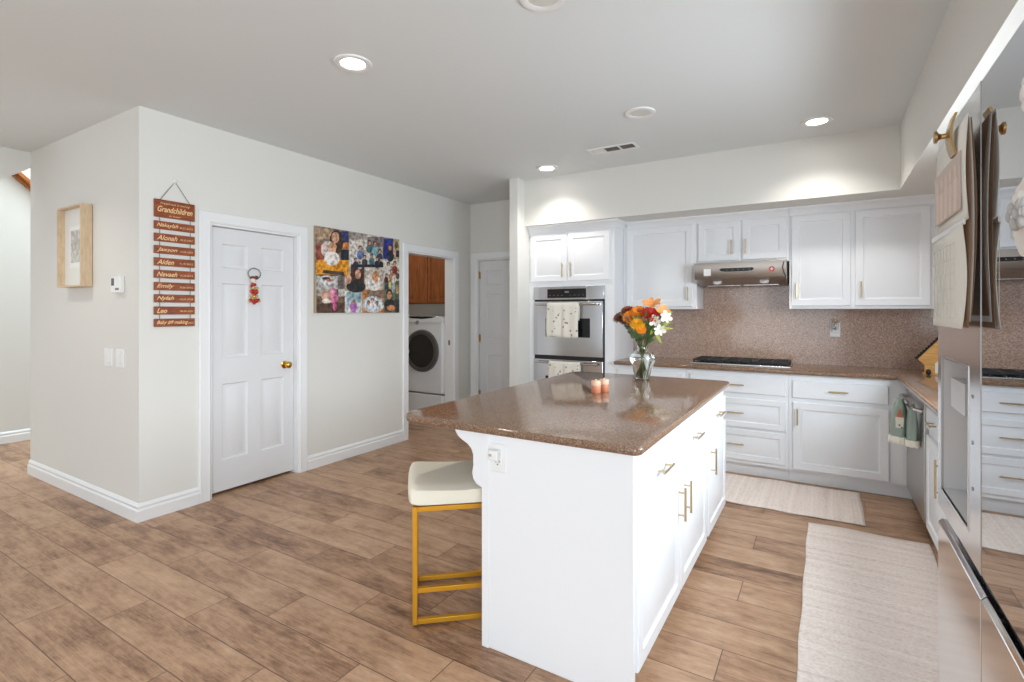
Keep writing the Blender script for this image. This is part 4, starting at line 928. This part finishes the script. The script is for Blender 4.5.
MB().lathe((-4.41, Yd-.012, 1.245), [(0, -.02), (.022, -.02), (.026, 0)], ax='y').build('knob', M['steel'], dy)
ring = MB().lathe((-4.345, Yd, .885), [(.205, -.0), (.21, -.03), (.235, -.038), (.262, -.03), (.27, 0)], ax='y', n=40).build('door_ring', mat('dryer_ring_grey', rgb(108, 106, 104), .3, .6), dy)
MB().lathe((-4.345, Yd, .885), [(0, -.026), (.12, -.028), (.19, -.03), (.212, -.028), (.212, 0)], ax='y', n=40).build('door_glass', mat('dryer_window', rgb(44, 42, 42), .25), dy)
MB().lathe((-4.575, Yd-.036, .87), [(0, -.006), (.035, -.008), (.045, 0)], ax='y', n=20).build('door_handle', M['steel'], dy)
lc = thing('laundry_cabinet', 'honey oak wall cabinet above the dryer', 'cabinet', (-4.6, 5.55, 1.49))
MB().box(-5.4, -3.99, 5.37, 5.748, 1.49, 2.25).build('cabinet_body', M['oak'], lc)
for a in (-5.39, -4.99, -4.585, -4.19):
    if a+.39 > -3.9+.4: continue
    MB().panels(FY(5.37), a, min(a+.395, -3.995), 1.50, 2.24, .018, [(a+.05, min(a+.345, -4.04), 1.55, 2.19)], CABP, .004).build('door', M['oak'], lc)
l = bpy.data.lights.new('laundry_fill', 'AREA'); l.energy = 4; l.size = .35; l.shape = 'DISK'; l.color = (1, .9, .75)  # unseen source put in to light the laundry room
fx_ = thing('laundry_unseen_light', 'unseen round ceiling light that brightens the laundry room', 'ceiling light', (-4.9, 4.5, ZC))
MB().lathe((-4.9, 4.5, ZC), [(0, -.05), (.12, -.045), (.16, -.02), (.165, 0)]).build('diffuser', M['off'], fx_)
lo = bpy.data.objects.new('laundry_fill', l); COL.objects.link(lo); lo.parent = fx_; lo.location = (0, 0, -.06)
struct('ceiling_laundry', MB().box(-6.1, XV-.125, 2.7, 5.895, ZC+.0, ZC+.1), M['ceiling'], 'laundry room ceiling edge', 'ceiling')

# ================================================================= ON THE ISLAND
CZ = .914
vs = thing('flower_vase', 'clear flared glass vase half full of water on the island', 'vase', (-1.082, 3.53, CZ))
vc = (-1.082, 3.53, CZ)
VP = [(.046, 0), (.052, .006), (.055, .03), (.068, .08), (.086, .125), (.089, .15), (.078, .178), (.05, .198), (.036, .213), (.04, .235), (.055, .27), (.068, .295)]
outer = VP; inner = [(max(.001, r-.0035), h) for r, h in VP[1:]]; inner = inner[::-1]+[(.001, .012)]
MB().lathe(vc, [(.001, 0)]+outer+inner, n=40).build('glass_body', M['greenglass'], vs, ang=60)
wp = [(.001, .013), (.045, .013)]+[(r-.0045, h) for r, h in VP[2:7]]; wp += [(.001, VP[6][1])]
MB().lathe(vc, wp, n=32).build('water', M['water'], vs, ang=60)
def petals(mb, c, nrm, r, n, wdt, lift, rot=0, curl=.0):
    nrm = Vector(nrm).normalized(); a = nrm.orthogonal().normalized(); b = nrm.cross(a); c = Vector(c)
    for k in range(n):
        t = rot+2*PI*k/n; d = a*math.cos(t)+b*math.sin(t); s = nrm.cross(d)
        prof = [(.0, .15), (.3, .7), (.62, 1), (.88, .75), (1.0, .15)]
        L = [c+d*r*u+nrm*(r*lift*u-r*curl*u*u)-s*r*wdt*q for u, q in prof]; C = [c+d*r*u+nrm*(r*lift*u-r*curl*u*u-.06*r) for u, q in prof]; R = [c+d*r*u+nrm*(r*lift*u-r*curl*u*u)+s*r*wdt*q for u, q in prof]
        fs = []; m = len(prof); vs_ = L+C+R
        for i in range(m-1): fs += [(i, i+1, m+i+1, m+i), (m+i, m+i+1, 2*m+i+1, 2*m+i)]
        mb.add(vs_, fs)
def flower(name, label, pos, r0, m, kind='daisy', centre=None, nrm=None):
    r = r0*1.28; p = Vector(pos); f_ = thing(name, label, 'flower', pos, group='cut flowers in the glass vase')
    ax = Vector((vc[0], vc[1], CZ+.12)); n_ = Vector(nrm) if nrm else (p-ax+Vector((.25, -.5, .0))*.45); mb = MB(); n_.normalize()
    if kind == 'mum':
        for q, (s, lf) in enumerate(((1, .1), (.86, .3), (.7, .55), (.5, .85), (.3, 1.3))): petals(mb, p, n_, r*s, 16-q*2, .16, lf, q*.3, .15)
    elif kind == 'daisy':
        petals(mb, p, n_, r, 14, .2, .2, 0, .15); petals(mb, p+n_*.002, n_, r*.8, 12, .2, .4, .2, .1)
    else:
        petals(mb, p, n_, r, 3, .34, .75, 0, .35); petals(mb, p, n_, r*.92, 3, .26, .8, PI/3, .3)
    mb.build('petals', m, f_, weld=False, ang=80)
    if centre: MB().ball(p+n_*r*.12, r*.24).build('centre', centre, f_)
    # stem
    k = random.uniform(-1, 1); bx = vc[0]+(p.x-vc[0])*-.22+.008*k; by = vc[1]+(p.y-vc[1])*-.22+.01*k
    nk = (vc[0]+(p.x-vc[0])*.12, vc[1]+(p.y-vc[1])*.12, CZ+.215)
    nkl = math.hypot(nk[0]-vc[0], nk[1]-vc[1])
    if nkl > .024: nk = (vc[0]+(nk[0]-vc[0])*.024/nkl, vc[1]+(nk[1]-vc[1])*.024/nkl, nk[2])
    MB().tube([(bx, by, CZ+.016), ((bx+nk[0])/2, (by+nk[1])/2, CZ+.11), nk, tuple((Vector(nk)+p)/2+Vector((0, 0, .008))), tuple(p)], .0028, 6).build('stem', M['stem'], f_)
    return f_
Yv = 3.53
flower('chrysanthemum', 'rust-brown flower at the far left of the bouquet', (-1.235, Yv, 1.345), .05, M['f_brown'], 'mum')
flower('chrysanthemum', 'rust flower at the upper left of the bouquet', (-1.192, Yv+.02, 1.395), .042, M['f_rust'], 'mum')
flower('chrysanthemum', 'rust flower low at the left of the bouquet', (-1.215, Yv+.05, 1.315), .035, M['f_rust'], 'mum')
flower('gerbera', 'large orange flower at the centre left of the bouquet', (-1.138, Yv-.05, 1.35), .056, M['f_orange'], 'mum')
flower('gerbera', 'orange flower behind the yellow one in the bouquet', (-1.095, Yv-.03, 1.385), .046, M['f_orange'], 'daisy', M['f_rust'])
flower('gerbera', 'yellow-orange flower at the front of the bouquet', (-1.092, Yv-.08, 1.305), .045, M['f_yellow'], 'mum')
flower('gerbera', 'small orange flower lowest in the bouquet', (-1.066, Yv-.08, 1.262), .03, M['f_orange'], 'daisy', M['f_orange'])
flower('chrysanthemum', 'deep red flower at the right of the bouquet', (-1.01, Yv-.04, 1.368), .056, M['f_red'], 'mum')
flower('lily', 'peach lily standing tallest in the bouquet', (-1.02, Yv+.02, 1.425), .055, M['f_peach'], 'lily', nrm=(.1, -.5, .8))
flower('lily', 'peach lily behind the red flower in the bouquet', (-.95, Yv+.02, 1.378), .045, M['f_peach'], 'lily', nrm=(.6, -.5, .5))
flower('alstroemeria', 'white blossom at the right edge of the bouquet', (-.918, Yv-.02, 1.345), .036, M['f_white'], 'lily', nrm=(.5, -.7, .2))
flower('alstroemeria', 'white blossom just below the red flower', (-.975, Yv-.06, 1.32), .034, M['f_white'], 'lily', nrm=(.0, -.9, .2))
flower('alstroemeria', 'white blossom hanging lowest at the right of the bouquet', (-.95, Yv-.04, 1.262), .034, M['f_white'], 'lily', nrm=(.3, -.8, -.1))
flower('alstroemeria', 'tiny white blossom beside the orange flower', (-1.178, Yv-.06, 1.338), .018, M['f_white'], 'lily', nrm=(-.3, -.8, .2))
fo = thing('foliage', 'green and plum leaves filling the bouquet', 'foliage', (vc[0], Yv, 1.12))
mb = MB(); mbp = MB(); mbl = MB()
def leaf(mb, p, d, L, wd_):
    p = Vector(p); d = Vector(d).normalized(); s = d.cross(Vector((0, -1, .3))).normalized(); up = s.cross(d)
    P = [p+d*L*u+up*(-.2*L*u*u) for u in (0, .35, .7, 1)]; W = (0.1, 1, .7, .05)
    vs_ = [P[i]-s*wd_*W[i] for i in range(4)]+[P[i]+s*wd_*W[i] for i in range(4)]
    mb.add(vs_, [(0, 1, 5, 4), (1, 2, 6, 5), (2, 3, 7, 6)])
for k in range(170):
    t = random.uniform(0, 2*PI); h = random.uniform(1.16, 1.35); rr = .02+.62*(h-1.13)*random.uniform(.3, 1)
    x = vc[0]+rr*math.cos(t)*1.0; y = vc[1]+rr*math.sin(t)*.8
    leaf(mbp if (x < -1.14 and random.random() < .5) else mb, (x, y, h), (math.cos(t)*.7, math.sin(t)*.7, random.uniform(.1, 1)), random.uniform(.03, .06), .009)
mb.build('green_leaves', M['leaf'], fo, weld=False); mbp.build('plum_leaves', M['f_plum'], fo, weld=False)
for p, d, L in (((-.965, Yv-.03, 1.27), (1, -.1, .05), .10), ((-.975, Yv-.05, 1.245), (.5, -.2, -.9), .085), ((-.95, Yv, 1.285), (1, 0, .5), .07), ((-1.12, Yv, 1.34), (-.1, 0, 1), .08), ((-1.06, Yv, 1.36), (0, 0, 1), .06), ((-.99, Yv-.04, 1.27), (-.3, -.3, -.6), .05), ((-.93, Yv, 1.36), (1, 0, .5), .06), ((-.995, Yv-.03, 1.25), (1, -.3, -.4), .05)):
    leaf(mbl, p, d, L, .012)
mbl.build('lime_leaves', M['lime'], fo, weld=False)
for k in range(3):
    pass
# two small peach candle cups
for (x, y), lb in (((-1.128, 2.795), 'peach candle cup nearer the stool side on the island'), ((-1.110, 2.878), 'peach candle cup nearer the vase on the island')):
    s = thing('candle_cup', lb, 'candle holder', (x, y, CZ), group='pair of peach candle cups')
    MB().lathe((x, y, CZ), [(0, 0), (.024, 0), (.027, .004), (.028, .038), (.026, .042)], n=24, cap0=True).build('cup', M['peachdark'], s)
    MB().lathe((x, y, CZ), [(.0275, .042), (.0285, .046), (.0285, .066), (.026, .071), (0, .072)], n=24).build('rim_band', M['peach'], s)
    MB().ball((x, y, CZ+.074), .006).build('wick_top', M['peach'], s)
for o in bpy.data.objects:
    if '_loc' in o: del o['_loc']
